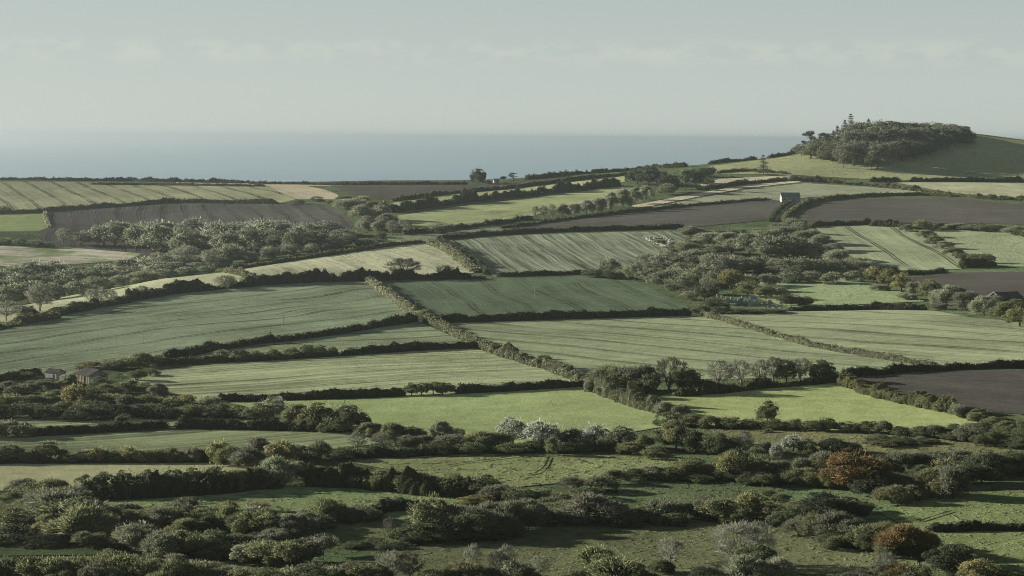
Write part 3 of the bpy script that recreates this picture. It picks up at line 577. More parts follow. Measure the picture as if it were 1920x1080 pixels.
 ('in the scrub behind the yellow tree', '1398,854,44,36,Ab;1440,852,26,40,Sb;1455,864,34,26,Bs;1488,848,32,44,Ts;1515,850,26,40,Bg;1562,850,30,54,Bk;1595,850,24,44,Sb;1420,860,22,40,Bg;1545,835,9,24,Bg;1440,812,9,20,Bg'),
 ('in the tangled row left of the orange tree', '1295,896,36,54,So;1335,895,32,46,So;1415,902,44,52,To;1455,897,42,58,Sb;1500,898,42,58,Sb;1542,888,46,58,Sb;1480,908,26,52,Bo;1520,912,30,52,Bo;1372,902,54,48,Ty;1440,910,22,46,Bg;1555,915,34,46,So;1398,908,20,46,Bg;1310,902,14,60,Bg'),
 ('among the dark trees right of valley floor', '1605,922,76,100,Tr;1655,902,50,72,Bk;1690,884,42,62,Sb;1722,884,36,52,Bk;1762,884,44,68,Sb;1802,884,46,68,Sb;1852,894,50,64,Bk;1895,892,42,64,Bg;1790,934,72,72,Sb;1742,914,40,52,Bo;1672,944,38,62,Bo;1712,938,30,48,Bo;1752,934,34,40,Ty;1930,890,46,60,Bk;1830,905,36,60,Bk;1635,930,40,80,Bk;1690,915,30,70,Bk'),
 ('behind the dark trees at the right edge', '1642,832,18,52,Bg;1690,834,16,52,Bg;1745,832,10,40,Bg;1822,828,32,64,Bb;1870,830,24,50,Bg;1925,832,28,60,Bg'),
 ('below the orange tree', '1560,970,46,132,Bk;1495,962,26,60,Bo;1600,962,24,70,Bo;1462,940,15,38,Bg;1405,935,14,44,Bg;1440,930,12,30,Bg'),
 ('in the belt above the foreground pasture', '1402,974,50,50,Ty;1350,978,46,68,To;1318,974,42,52,Bb;1448,978,38,52,To;1482,982,32,46,Bg;1245,976,46,70,Sb;1285,972,34,50,So;1215,980,26,50,Bg;1375,982,26,44,Bo;1265,985,20,60,Bg'),
 ('in the foreground grove at the right', '1520,1012,52,42,To;1560,1018,58,72,Sb;1600,1024,54,62,Sb;1645,1030,62,58,So;1695,1044,68,84,Sr;1725,1030,42,52,Bo;1500,1005,40,46,Sb;1580,1028,30,60,Bo;1665,1040,30,50,Bo'),
 ('at the bottom right corner', '1780,1075,56,76,Bk;1835,1094,44,64,Ty;1800,1050,34,50,Bo;1880,1095,26,46,By;1900,1085,16,50,Bg'),
 ('in the foreground grove at the centre', '802,1010,64,70,To;842,1010,72,66,Sb;882,1007,70,68,Sb;922,1002,62,62,Sb;957,997,56,58,Sb;992,988,60,56,Sb;820,1014,30,60,Bo;1052,974,38,52,So;1112,980,66,84,Sb;1152,978,30,52,Bg;1190,980,28,52,Bg;1010,985,30,50,Bg;1030,965,34,50,Sb;1080,985,28,50,Bg;900,1010,24,70,Bg;955,1003,22,60,Bg'),
 ('in the dark hedgerow across the centre', '592,908,38,52,Bo;632,910,38,52,Bo;672,914,38,52,Bo;712,918,42,54,Bo;760,922,42,58,Bo;802,924,40,56,Bb;850,928,46,62,Bo;902,930,42,62,Bg;935,938,32,60,Sb;972,944,32,60,Bg;1012,940,24,52,Bg;1080,920,28,60,Sb;1122,922,32,64,Sb;1152,908,30,52,Bo;1184,900,24,54,Bg;1222,900,28,48,Bb;1255,900,24,50,Bg;1050,945,20,50,Bo;890,944,16,70,By;1100,935,24,60,Bg'),
 ('in the dark left hedgerow', '160,934,44,48,Bg;195,932,48,46,Tg;235,930,48,46,To;275,928,48,46,To;320,926,48,46,Tg;365,924,48,46,To;402,922,52,48,To;442,920,46,48,Bo;478,914,42,48,Sb;522,910,60,72,Sp;556,898,36,46,Bo;495,915,28,50,Bg'),
 ('among the round bushes above the dark hedgerow', '412,870,46,46,By;430,874,42,46,Bo;462,880,46,60,Sb;482,864,48,62,Sb;528,874,50,68,By;600,860,38,54,Bo;640,864,24,52,Bg;575,868,24,50,Bg;560,862,30,46,Sb'),
 ('in the leafy left hedgerow', '15,868,36,46,Tg;45,868,28,38,Sb;95,866,38,54,Tg;130,868,20,38,Bg;160,868,28,38,Sp;185,868,30,36,Ty;215,868,28,42,Bg;240,868,32,36,Ty;265,868,26,36,Sp;290,868,30,40,Bo;325,868,30,42,Bo;360,868,34,42,Sb;390,866,30,36,Sb;70,869,16,40,Bg;-25,869,36,46,Bo'),
 ('in the shrubby bottom left corner', '60,937,34,64,Bg;100,934,42,52,Bo;112,968,62,114,Sb;40,998,42,66,To;85,1008,46,48,Bo;155,1014,70,108,Bo;200,1020,34,52,Ty;165,1030,36,54,Sb;60,970,24,60,Bg;20,940,18,40,Bg;75,950,40,60,So;200,1030,24,60,Bg;30,1010,26,80,Bk;90,1024,20,90,Bk;0,1022,20,70,Bk'),
 ('in the scrub band across the lower left', '232,988,34,52,So;266,984,32,48,So;302,990,42,62,Sb;332,980,42,58,Sb;375,984,34,52,Bo;402,988,40,52,Bg;432,990,48,52,Bo;486,978,36,46,Ar;462,1004,44,58,To;502,1008,46,58,To;542,1010,48,58,Sb;568,1004,44,52,Sb;610,978,46,70,Bo;650,975,30,62,Sb;600,990,26,60,Bg;690,976,26,56,Bg;350,1000,30,60,Bo;520,1016,22,60,Bg'),
 ('in front of the lower left scrub band', '262,1034,54,74,Sb;302,1040,52,64,Sb;332,1044,52,48,To;366,1046,48,48,To;402,1034,42,52,Bg;440,1034,32,52,Bk;502,1060,44,68,To;545,1066,52,62,To;582,1056,48,54,Tb;230,1030,30,50,Bo;480,1045,26,56,Bk;420,1048,20,70,Bk'),
 ('along the bottom edge at the left', '20,1090,48,64,Bg;62,1095,52,64,Bo;104,1096,54,64,Bo;146,1094,54,64,Bo;190,1096,54,60,So;232,1094,56,60,To;278,1096,54,60,Bo;322,1098,56,64,So;370,1096,42,54,Bo;405,1098,34,60,Sb;452,1098,36,64,Bo;500,1100,36,60,Bo;545,1100,34,60,Bo;590,1096,40,60,Tb;-25,1090,46,60,Bo;620,1098,36,50,Bo'),
 ('around the small foreground meadow', '730,1012,42,30,Ag;748,1014,24,40,Bg;700,1024,16,52,Bg;730,1030,16,64,Bg;665,1028,14,50,Bg;770,1022,18,50,Bk'),
 ('along the bottom edge at the centre', '655,1092,42,64,Sb;700,1095,40,54,Bo;735,1088,54,62,Ap;768,1090,54,54,Ag;882,1085,62,46,Ap;872,1096,50,60,So;930,1086,52,38,Ap;952,1086,64,30,Ap;968,1096,46,76,Bb;1012,1082,38,40,Ap;1122,1084,62,76,To;1152,1098,56,96,Bo;1075,1096,26,54,Bg;1255,1066,56,60,Ap;1222,1096,20,48,Bg;810,1096,28,50,Bo;910,1098,30,50,Bg;1190,1098,36,56,Bo'),
 ('along the bottom edge at the right', '1385,1068,88,94,Ap;1425,1060,80,60,Ap;1402,1098,62,104,Sp;1460,1098,60,76,Sp;1320,1098,38,66,Bk;1560,1098,22,46,Bg;1610,1096,26,48,Ab;1662,1088,52,46,Ab;1692,1092,40,62,Sr;1520,1098,20,56,Bo;1640,1098,24,60,Bg;1720,1098,44,50,Bo;1350,1098,30,50,Bo'),
 ('in the scrub around the derelict shed', '128,728,32,30,Sp;95,722,14,26,Bg;150,727,13,24,Bo;185,724,18,30,Bg;15,738,26,48,Sb;46,738,22,48,Sb;78,733,20,44,Sb;140,770,48,60,Ty;166,774,36,54,So;200,744,26,50,So;226,738,22,44,Bo;246,732,24,38,Sb;268,738,22,40,Bg;296,745,30,38,Sb;205,692,18,36,Bg;215,694,20,36,Bg;240,692,26,44,Bo;265,688,28,44,Bg;290,684,22,44,Bo;52,711,14,32,Bg;165,691,13,44,By;190,745,14,40,Bg;105,745,16,44,Sb'),
 ('in the dark bushes below the derelict shed', '20,768,30,54,Bo;60,766,28,54,So;100,764,30,54,So;202,772,40,54,So;240,774,38,54,Sb;282,774,38,54,So;322,776,34,54,Bo;30,784,26,64,Bk;90,786,26,64,Bk;150,788,28,64,Bk;210,786,28,64,Bk;262,784,28,56,Bk;-20,784,30,60,Bk;-20,760,26,60,So;308,786,24,50,Bk'),
 ('in the hedgerow right of the derelict shed', '346,772,32,42,Ty;386,774,38,46,Sp;366,782,24,46,Bg;410,782,28,46,Bk;445,784,24,46,Bo;486,786,30,46,Bo;330,786,22,46,Bg'),
 ('above the gapped dark hedge', '232,800,24,30,Tg'),
 ('at the left end of the gapped hedge', '15,818,32,44,Bb;48,820,28,40,Bg;-20,822,30,40,Bg;72,818,12,24,Bg'),
 ('in the row above the striped field', '415,673,17,28,Tp;450,677,22,28,Tg;480,676,20,30,To;515,674,20,30,To;545,671,20,26,To;575,669,24,30,Tg;602,667,20,26,To;622,666,16,20,Tg'),
 ('on the clipped hedge in the valley', '772,742,24,28,Tg;790,742,26,26,Tg;812,740,24,28,To;830,741,25,28,Tg;846,740,22,24,Tg'),
 ('on the overgrown hedge above the third junction', '925,663,18,22,Bp;960,673,19,26,Bp;1018,690,26,34,Bg;1050,702,20,34,Bb;1080,712,20,34,Bo;940,668,14,22,Bp;990,680,14,26,Bb'),
 ('on the sunlit hedge below the third junction', '1108,735,24,28,Bb;1135,742,24,32,Bb;1165,752,24,36,Bo;1190,760,30,38,Bo;1222,768,26,36,Bb;1248,778,28,36,Sp;1275,784,30,40,Sb'),
 ('beside the hut and field at far left', '8,396,9,26,Bg;-20,395,12,26,Bg;1510,339,9,20,Bg;1530,341,6,16,Bg;1720,363,4,16,Bk;1545,372,4,16,Bg'),
]

# ------------------------------------------------------------------ ground sheet, sea
def grid_mesh(name, X, Y, Z, mat, step=1):
    ny, nx = X.shape; i = np.arange(ny * nx).reshape(ny, nx)
    F = np.stack([i[:-1, :-1], i[:-1, 1:], i[1:, 1:], i[1:, :-1]], -1).reshape(-1, 4)
    mb = MB(); mb.add(np.stack([X, Y, Z], -1).reshape(-1, 3), F)
    return mb.mesh(name, [mat], True)
GROUND = ground_mat('rough_ground', ROUGH, None, blotch=.4, bump=.6, c2=(.066, .080, .04))
structure(obj('ground', grid_mesh('ground', XX, YY, ZZ, GROUND)))

def sea_mat():
    k = NT('sea_water'); tc = k.n('ShaderNodeNewGeometry'); pos = tc.outputs['Position']
    mp = k.n('ShaderNodeMapping'); mp.inputs['Scale'].default_value = (.010, .035, 1); k.l(pos, mp.inputs['Vector'])
    n = k.noise(mp.outputs[0], 1.0, 6, .65)
    mp2 = k.n('ShaderNodeMapping'); mp2.inputs['Scale'].default_value = (.0006, .0022, 1); k.l(pos, mp2.inputs['Vector'])
    n2 = k.noise(mp2.outputs[0], 1.0, 3, .5)
    p = k.n('ShaderNodeBsdfPrincipled'); p.inputs['Roughness'].default_value = .35; p.inputs['IOR'].default_value = 1.33
    k.l(k.mix(k.mapr(n2, .3, .7, 0, 1), (.085, .135, .165), (.115, .165, .19)), p.inputs['Base Color'])
    k.l(k.bump(n, .35, 3.0), p.inputs['Normal'])
    return k.out(p.outputs[0])
sm = MB(); sm.add([[-45000, 2350, 0], [45000, 2350, 0], [45000, 46000, 0], [-45000, 46000, 0]], np.array([[0, 1, 2, 3]]))
structure(obj('sea', sm.mesh('sea', [sea_mat()])))

# ------------------------------------------------------------------ fields: sheets a hand's breadth above the ground
def dense(pts, step):
    out = []; n = len(pts)
    for i in range(n):
        a = np.array(pts[i], float); b = np.array(pts[(i + 1) % n], float); m = max(1, int(np.linalg.norm(b - a) / step))
        out += [a + (b - a) * t / m for t in range(m)]
    return np.array(out)
def widen(pts):      # fields and hedges run on past both edges of the view
    return [(1920 + (u - 1920) * 4.5 if u > 1920 else (u * 4.2 if u < 0 else u), v) for u, v in pts]
def field_mesh(name, P, off, mat, cell=9.0):
    bm = bmesh.new(); vs = [bm.verts.new((x, y, 0)) for x, y in P[:, :2]]
    f = bm.faces.new(vs); bm.normal_update()
    if f.normal.z < 0: f.normal_flip()
    bmesh.ops.triangulate(bm, faces=bm.faces[:])
    lo = P.min(0); hi = P.max(0)
    for ax in (0, 1):
        c = math.ceil(lo[ax] / cell) * cell
        while c < hi[ax]:
            co = [0, 0, 0]; no = [0, 0, 0]; co[ax] = c; no[ax] = 1
            bmesh.ops.bisect_plane(bm, geom=bm.verts[:] + bm.edges[:] + bm.faces[:], plane_co=co, plane_no=no); c += cell
    XY = np.array([v.co[:] for v in bm.verts]); z = ground(XY[:, 0], XY[:, 1]) + off
    for v, q in zip(bm.verts, z): v.co.z = q
    bmesh.ops.recalc_face_normals(bm, faces=bm.faces[:])
    me = bpy.data.meshes.new(name); bm.to_mesh(me); bm.free()
    me.materials.append(mat)
    for p in me.polygons: p.use_smooth = True
    return me
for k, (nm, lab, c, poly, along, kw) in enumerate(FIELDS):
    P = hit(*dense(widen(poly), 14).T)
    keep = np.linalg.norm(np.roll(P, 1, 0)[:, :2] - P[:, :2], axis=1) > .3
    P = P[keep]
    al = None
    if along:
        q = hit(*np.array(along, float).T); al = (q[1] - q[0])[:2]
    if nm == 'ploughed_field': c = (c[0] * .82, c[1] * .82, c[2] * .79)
    if nm in ('green_field', 'pasture'): g_ = .66 if 'foreground' in lab or 'russet trees' in lab or 'olive pasture' in lab or 'bottom left' in lab else (.85 if nm == 'pasture' else 1); c = (c[0] * 1.55 * g_, c[1] * 1.42 * g_, c[2] * 1.6 * g_)  # listed fields darkened: dimming of the lower view put into the grass colour
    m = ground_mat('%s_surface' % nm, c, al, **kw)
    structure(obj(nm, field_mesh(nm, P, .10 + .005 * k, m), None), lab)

# a few narrow marks on the ground: ditches and worn paths
def ribbon(name, pts, w, mat, off, label=None):
    P = hit(*dense_line(pts, 8).T); T = unit(np.gradient(P[:, :2], axis=0)); N = np.stack([-T[:, 1], T[:, 0]], -1)
    w = w * (1 + .35 * np.sin(np.arange(len(P)) * 1.7))[:, None]
    L = P[:, :2] + N * w / 2; Rr = P[:, :2] - N * w / 2
    V = np.concatenate([np.c_[L, ground(*L.T) + off], np.c_[Rr, ground(*Rr.T) + off]]); n = len(P); i = np.arange(n - 1)
    mb = MB(); mb.add(V, np.stack([i + n, i + n + 1, i + 1, i], -1)); return structure(obj(name, mb.mesh(name, [mat])), label)
def dense_line(pts, step):
    out = []
    for a, b in zip(pts[:-1], pts[1:]):
        a = np.array(a, float); b = np.array(b, float); m = max(1, int(np.linalg.norm(b - a) / step))
        out += [a + (b - a) * t / m for t in range(m)]
    return np.array(out + [np.array(pts[-1], float)])
DITCH = ground_mat('ditch_bed', (.03, .032, .02), bump=.5)
TRACK = ground_mat('worn_track', (.30, .27, .19), bump=.3)
for pts, w, m, nm, lb in [([(1030, 859), (1026, 868), (1022, 876), (1014, 884), (1004, 890), (990, 892)], .5, DITCH, 'ditch', 'winding dark ditch in the rough pasture'),
                  ([(835, 876), (880, 869), (930, 863), (975, 857)], .7, DITCH, 'ditch', 'thin dark ditch left of the winding one'),
                  ([(325, 955), (350, 949), (400, 944)], .8, DITCH, 'ditch', 'short dark ditch at the left of the tussocky pasture'),
                  ([(355, 952), (420, 957), (500, 960), (560, 964), (610, 962)], 1.3, DITCH, 'ditch', 'reedy ditch along the tussocky pasture'),
                  ([(1725, 980), (1755, 970), (1785, 961)], .6, DITCH, 'ditch', 'faint ditch slanting across the right pasture'),
                  ([(1452, 416), (1462, 400), (1477, 387), (1490, 379)], 3.4, TRACK, 'lane', 'pale lane climbing to the stone barn')]:
    ribbon(nm, pts, w, m, {'lane': .45}.get(nm, .5), lb)

# ------------------------------------------------------------------ hedges
def hedge(k, label, line, h, w, c, rough):
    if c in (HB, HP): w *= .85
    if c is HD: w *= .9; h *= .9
    rough += .12
    r = np.random.default_rng(300 + k); ctrl = hit(*dense_line(widen(line), 12).T)
    far = ctrl[:, 1].mean(); step = 1.0 if far < 700 else (1.6 if far < 1300 else 2.4)
    seg = np.linalg.norm(np.diff(ctrl[:, :2], axis=0), axis=1); s = np.r_[0, np.cumsum(seg)]
    keep = np.r_[True, seg > .2]; s = s[keep]; ctrl = ctrl[keep]
    t = np.arange(0, s[-1], step); X = np.interp(t, s, ctrl[:, 0]); Y = np.interp(t, s, ctrl[:, 1])
    n = len(t)
    if n < 3: return
    base = np.stack([X, Y, ground(X, Y)], -1)
    def wav(L): return np.interp(t, np.arange(0, s[-1] + 2 * L, L), r.normal(size=len(np.arange(0, s[-1] + 2 * L, L))))
    hh = h * np.clip(1 + .06 * wav(4) + rough * (.34 * wav(7) + .26 * wav(2.6) + .24 * wav(25)), .3, 2.3); ww = w * np.clip(1 + rough * .25 * wav(6), .6, 1.6)
    base[:, :2] += np.stack([wav(14), wav(14)], -1) * .45
    T = unit(np.gradient(base[:, :2], axis=0)); N = np.stack([-T[:, 1], T[:, 0]], -1)
    prof = np.array([[-.5, -.1], [-.52, .45], [-.38, .88], [0, 1.0], [.38, .88], [.52, .45], [.5, -.1]])
    g = 1 + r.normal(size=(n, 7)) * (.09 + .06 * rough)
    V = np.zeros((n, 7, 3)); V[..., :2] = base[:, None, :2] + N[:, None] * (prof[None, :, :1] * ww[:, None, None] * g[..., None])
    V[..., 2] = base[:, None, 2] + prof[None, :, 1] * hh[:, None] * np.where(prof[None, :, 1] > .3, g, 1)
    V[0, 1:6] = V[0, 1:6] * .5 + base[0] * .5; V[-1, 1:6] = V[-1, 1:6] * .5 + base[-1] * .5
    i = np.arange(n - 1)[:, None] * 7; j = np.arange(6)[None]
    F = np.stack([i + j, i + j + 1, i + 7 + j + 1, i + 7 + j], -1).reshape(-1, 4)
    mb = MB(); tint = r.uniform(.2, .8, (n, 7)); mb.add(V.reshape(-1, 3), F, tint.ravel())
    size = .20 if far < 700 else (.32 if far < 1300 else .5)
    nc = int(min(26000, s[-1] * (2 * h + w) * .9 / (size * size * 2)))
    a = r.integers(0, n, nc); pq = r.uniform(0, 6, nc); q = np.floor(pq).astype(int); fr = (pq - q)[:, None]
    C = V[a, q] * (1 - fr) + V[a, np.minimum(q + 1, 6)] * fr + r.normal(size=(nc, 3)) * size * .9
    C[:, :2] += T[a] * r.uniform(-.5, .5, (nc, 1)) * step
    pa = prof[q] * (1 - fr) + prof[np.minimum(q + 1, 6)] * fr
    O = np.concatenate([N[a] * pa[:, :1] * 1.6, np.maximum(pa[:, 1:] - .35, 0) * 1.3], 1)
    cards(mb, C, unit(O + rdir(nc, r) * .75), size * r.uniform(.6, 1.6, nc), r, tint=np.clip(.5 * tint[a, q] + r.uniform(0, .55, nc), 0, 1))
    o = obj('hedge', mb.mesh('hedge', [LEAF]), color=c)
    tag(o, label, 'hedge', 'hedges between the fields')
for k, args in enumerate(HEDGES): hedge(k, *args)

# ------------------------------------------------------------------ trees and bushes
TONE = dict(g=(.100, .118, .066), o=(.142, .152, .080), y=(.18, .178, .086), b=(.135, .141, .098), r=(.145, .108, .052), s=(.255, .272, .225), p=(.212, .225, .155), k=(.056, .066, .044))
TONE_A = dict(TONE, p=(.19, .197, .15), b=(.128, .131, .10), g=(.08, .083, .058), r=(.13, .105, .07))
WORD = dict(g='dark green', o='olive', y='yellow green', b='grey brown', r='russet orange', s='silvery white', p='pale tan', k='blackish green')
NTH = ['first', 'second', 'third', 'fourth', 'fifth', 'sixth', 'seventh', 'eighth', 'ninth', 'tenth', 'eleventh', 'twelfth', 'thirteenth', 'fourteenth', 'fifteenth', 'sixteenth'] + ['%sth' % q for q in ('seventeen', 'eighteen', 'nineteen')] + ['twentieth', 'twenty-first', 'twenty-second', 'twenty-third', 'twenty-fourth']
GROUP = dict(T='broadleaved trees of the valley', B='bushes of hedgerow and scrub', S='twiggy autumn bushes', A='leafless trees', P='pines', C='conifers')
NPICK = 0; NTWIG = 0
for ci, (place, txt) in enumerate(PLANTS):
    rows = [q.split(',') for q in txt.split(';')]
    rows.sort(key=lambda q: float(q[0]))
    if 'bottom' in place or 'scrub band' in place or 'lower left' in place and 'scrub' in place or 'foreground grove' in place or 'belt' in place or 'derelict' in place or 'tangled' in place or 'dark trees' in place:
        more = []
        for a_, b_ in zip(rows[:-1], rows[1:]):
            gap = float(b_[0]) - float(a_[0])
            if 16 < gap < 90 and a_[1][0] != '@' and a_[4][0] != 'A':
                tv = lambda i, lo, hi: '%.1f' % ((float(a_[i]) + float(b_[i])) / 2 * rng.uniform(lo, hi))
                more.append(['%.1f' % (float(a_[0]) + gap * rng.uniform(.35, .65)), '%.1f' % ((float(a_[1]) + float(b_[1])) / 2 + rng.uniform(-6, 8)), tv(2, .65, .95), tv(3, .8, 1.1), 'TS'[len(more) % 2] + random.choice('gggob')])
        if 'left' in place:
            for a_ in list(rows + more):
                if a_[1][0] != '@' and rng.random() < .45: more.append(['%.1f' % (float(a_[0]) + rng.uniform(-26, 26)), '%.1f' % (float(a_[1]) - rng.uniform(6, 16)), '%.1f' % (float(a_[2]) * .85), a_[3], 'ST'[len(more) % 2] + random.choice('goobp')])
        rows = sorted(rows + more, key=lambda q: float(q[0]))
    wood = 'wood' in place or 'grove' in place or 'copse' in place
    if wood: rows = [[q[0], q[1] if q[1][0] == '@' else str(float(q[1]) + rng.uniform(-4, 4))] + q[2:] for q in rows]
    flat = [(float(q[0]), float(q[1])) for q in rows if q[1][0] != '@']
    pos = iter(hit(*np.array(flat).T)) if flat else iter(())
    for q in rows:      # some larger plain olive bushes are rebuilt and labelled as the twiggy kind
        if q[4] == 'Bo' and float(q[2]) >= 26 and NTWIG < 48: q[4] = 'So'; NTWIG += 1
    total = {}; seen = {}
    for q in rows: total[q[4]] = total.get(q[4], 0) + 1
    for q in rows:
        u, hp, wp, code = float(q[0]), float(q[2]), float(q[3]), q[4]
        if q[1][0] == '@':
            b = at_dist(u, float(q[1][1:])); top = CZ + float(ray(u, hp)[2]) * b[1]; h = max(top - b[2], 4.5); w = wp * b[1] / FPX
        else:
            b = next(pos); h = hp * b[1] / FPX; w = wp * b[1] / FPX
        K, tone = code; h *= dict(T=1.08, B=1.1, S=1.08).get(K, 1.05); w *= dict(T=1.3, B=1.28, S=1.28, A=1.2).get(K, 1.1); name, cat, words, meshes = PROTO[K]
        col0 = np.array((TONE_A if K == 'A' else TONE)[tone]) * rng.uniform(.85, 1.18) * rng.uniform(.97, 1.03, 3)
        if 'left wood' in place or 'farm wood' in place: col0 = col0 * .5 + np.array((.24, .262, .19)) * .5  # paler twigs here, with distance haze and crown highlights put into the colour
        if 'hilltop' in place: h *= 1.06
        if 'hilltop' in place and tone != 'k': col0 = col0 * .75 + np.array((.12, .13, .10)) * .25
        seen[code] = seen.get(code, 0) + 1; i = seen[code]; n = total[code]
        shape = 'broad ' if w > 1.75 * h else ('slender ' if h > 1.35 * w else '')
        which = '' if n == 1 else (', leftmost' if i == 1 else (', rightmost' if i == n else ', %s from left' % NTH[i - 1]))
        label = ('%s%s %s%s %s' % (shape, WORD[tone], words, which, place))
        if len(label.replace('-', ' ').split()) > 16: label = label[len(shape):]
        m = meshes[int(rng.integers(5 if K == 'T' and (wood or 'hedgerow' in place) else len(meshes)))] if K != 'C' else meshes[1 if ci == 4 else int(rng.integers(2))]
        rz = rng.uniform(0, 6.283)
        if wood and K in 'TS': w *= 1.32; h *= rng.uniform(.9, 1.22)
        if len(m) == 1:
            o = obj(name, m[0], color=col0, loc=b); o.rotation_euler = (rng.uniform(-.1, .1), rng.uniform(-.1, .1), rz); o.scale = (w * rng.uniform(.85, 1.1), w * rng.uniform(.75, 1.15), h); tag(o, label, cat, GROUP[K])
        else:
            o = thing(name, label, cat, b, rz, GROUP[K]); o.scale = (w * rng.uniform(.88, 1.1), w * rng.uniform(.75, 1.15), h); o.rotation_euler = (rng.uniform(-.08, .08), rng.uniform(-.08, .08), rz)
            obj('crown', m[0], o, col0); obj('trunk', m[1], o, col0)
        NPICK += 1

# ------------------------------------------------------------------ buildings
def part(root, name, mb, mats, label=None, parent=None):
    o = obj(name, mb.mesh(name, mats), parent or root)
    if label: o['label'] = label
    return o
def slab(mb, a, b, c, d, t, mat=0):
    """roof slope: corners a b c d (counter-clockwise from above) with thickness t"""
    Q = np.array([a, b, c, d], float); n = unit(np.cross(Q[1] - Q[0], Q[3] - Q[0])); V = np.concatenate([Q, Q - n * t])
    mb.add(V, np.array([[0, 1, 2, 3], [7, 6, 5, 4], [0, 4, 5, 1], [1, 5, 6, 2], [2, 6, 7, 3], [3, 7, 4, 0]]), .5, mat)
def gable_walls(L, Wd, eave, ridge, openings=()):
    """rubble walls of a gabled shed; openings on the front (-y): (x0, x1, z0, z1)"""
    mb = MB(); x0, x1, y0, y1 = -L / 2, L / 2, -Wd / 2, Wd / 2; t = .45
    xs = sorted({x0, x1} | {o[0] for o in openings} | {o[1] for o in openings})
    for a, b in zip(xs[:-1], xs[1:]):
        o = [q for q in openings if q[0] <= a and q[1] >= b]
        if not o: box(mb, ((a + b) / 2, y0 + t / 2, eave / 2 - .2), (b - a, t, eave + .4))
        else:
            z0, z1 = o[0][2:]
            if z0 > 0: box(mb, ((a + b) / 2, y0 + t / 2, z0 / 2 - .2), (b - a, t, z0 + .4))
            box(mb, ((a + b) / 2, y0 + t / 2, (z1 + eave) / 2), (b - a, t, eave - z1))
    box(mb, (0, y1 - t / 2, eave / 2 - .2), (L, t, eave + .4))
    for sx in (-1, 1):
        xa = sx * L / 2; xb = sx * (L / 2 - t)
        P = [(y0 + t, -.4), (y1 - t, -.4), (y1 - t, eave), (0, ridge), (y0 + t, eave)]
        V = [[x, y, z] for x in (xa, xb) for y, z in P]
        F = [[0, 1, 2, 3, 4], [9, 8, 7, 6, 5]] + [[i, (i + 1) % 5, 5 + (i + 1) % 5, 5 + i] for i in range(5)]
        mb.add(V, F)
    return mb
def gable_roof(L, Wd, eave, ridge, over=.4, t=.18):
    mb = MB(); l = L / 2 + over; y = Wd / 2 + over; ez = eave - over * (ridge - eave) / (Wd / 2) + .12; rz_ = ridge + .12
    slab(mb, (-l, -y, ez), (l, -y, ez), (l, 0, rz_), (-l, 0, rz_), t)
    slab(mb, (l, y, ez), (-l, y, ez), (-l, 0.004, rz_), (l, 0.004, rz_), t)
    box(mb, (0, 0, rz_ + .06), (2 * l, .35, .14))
    return mb

b = hit(1481, 379)[0]; sc = b[1] / FPX
t = thing('stone_barn', 'small pale stone barn with grey slate roof beside the lane', 'barn', b, math.radians(7))
L, Wd, ev, rg = 35 * sc, 6.5, 4.6, 7.4
part(t, 'wall', gable_walls(L, Wd, ev, rg, [(.8, 3.4, 0, 3.2), (-5.2, -4.4, 1.6, 2.6)]), [STONE])
part(t, 'roof', gable_roof(L, Wd, ev, rg), [SLATE])
q = MB(); box(q, (2.1, -Wd / 2 + .3, 1.55), (2.56, .12, 3.1)); d_ = part(t, 'door', q, [PLANK])
q = MB(); box(q, (2.1, -Wd / 2 + .22, 1.6), (2.4, .05, .18)); part(t, 'rail', q, [DARKPLANK], parent=d_)
q = MB(); box(q, (-4.8, -Wd / 2 + .32, 2.1), (.78, .1, .96)); part(t, 'window', q, [HOLE])
bw = hit(1456, 378)[0]
q = MB()
for i in range(14): box(q, (i * .62 - 4.4, 0, .5 + .12 * math.sin(i * 2.1)), (.64, .6, 1.5 + .25 * math.sin(i * 1.3)), rz=.05 * math.sin(i * 3))
o = obj('stone_wall', q.mesh('stone_wall', [STONE]), loc=bw); o.rotation_euler = (0, 0, .12); tag(o, 'low pale stone wall left of the small stone barn', 'wall')

# the derelict shed: open plank side towards the left, dark gable towards the right
b = hit(172, 717)[0]; sc = b[1] / FPX
t = thing('derelict_shed', 'derelict wooden shed with a rusty sheet roof and broken lit planks', 'shed', b, math.radians(-52))
L, Wd, ev, rg = 9.5, 7.2, 3.0, 4.6
q = MB(); y0 = -Wd / 2
for i in range(22):
    if i in (3, 4, 9, 13, 14, 15, 18): continue
    hgt = ev - .3 - (1.4 if i in (5, 11) else 0) - random.uniform(0, .3)
    box(q, (-L / 2 + .3 + i * .46, y0, hgt / 2), (.36, .06, hgt + .3), rz=random.uniform(-.05, .05))
for i in range(6): box(q, (-L / 2 + .1 + i * (L - .2) / 5, y0 + .16, ev / 2), (.2, .2, ev + .2))
box(q, (0, y0 + .16, ev - .12), (L, .16, .2)); part(t, 'plank_wall', q, [PLANK], 'broken pale planks with gaps between them')
q = MB(); box(q, (0, Wd / 2 - .06, ev / 2), (L, .1, ev + .4)); box(q, (0, y0 + 2.6, ev / 2 - .1), (L - 1.2, .1, ev)); part(t, 'back_wall', q, [DARKPLANK])
for sx in (-1, 1):
    q = MB(); x = sx * L / 2; P = [(y0 + .12, -.3), (Wd / 2 - .12, -.3), (Wd / 2 - .12, ev), (0, rg), (y0 + .12, ev)]
    q.add([[xx, y, z] for xx in (x, x - sx * .1) for y, z in P], [[0, 1, 2, 3, 4], [9, 8, 7, 6, 5]] + [[i, (i + 1) % 5, 5 + (i + 1) % 5, 5 + i] for i in range(5)])
    g = part(t, 'gable', q, [GREYSHEET if sx > 0 else DARKPLANK])
    if sx > 0:
        q = MB(); box(q, (x + .04, 1.4, 1.3), (.06, 2.2, 2.9)); part(t, 'door', q, [DARKPLANK], parent=g)
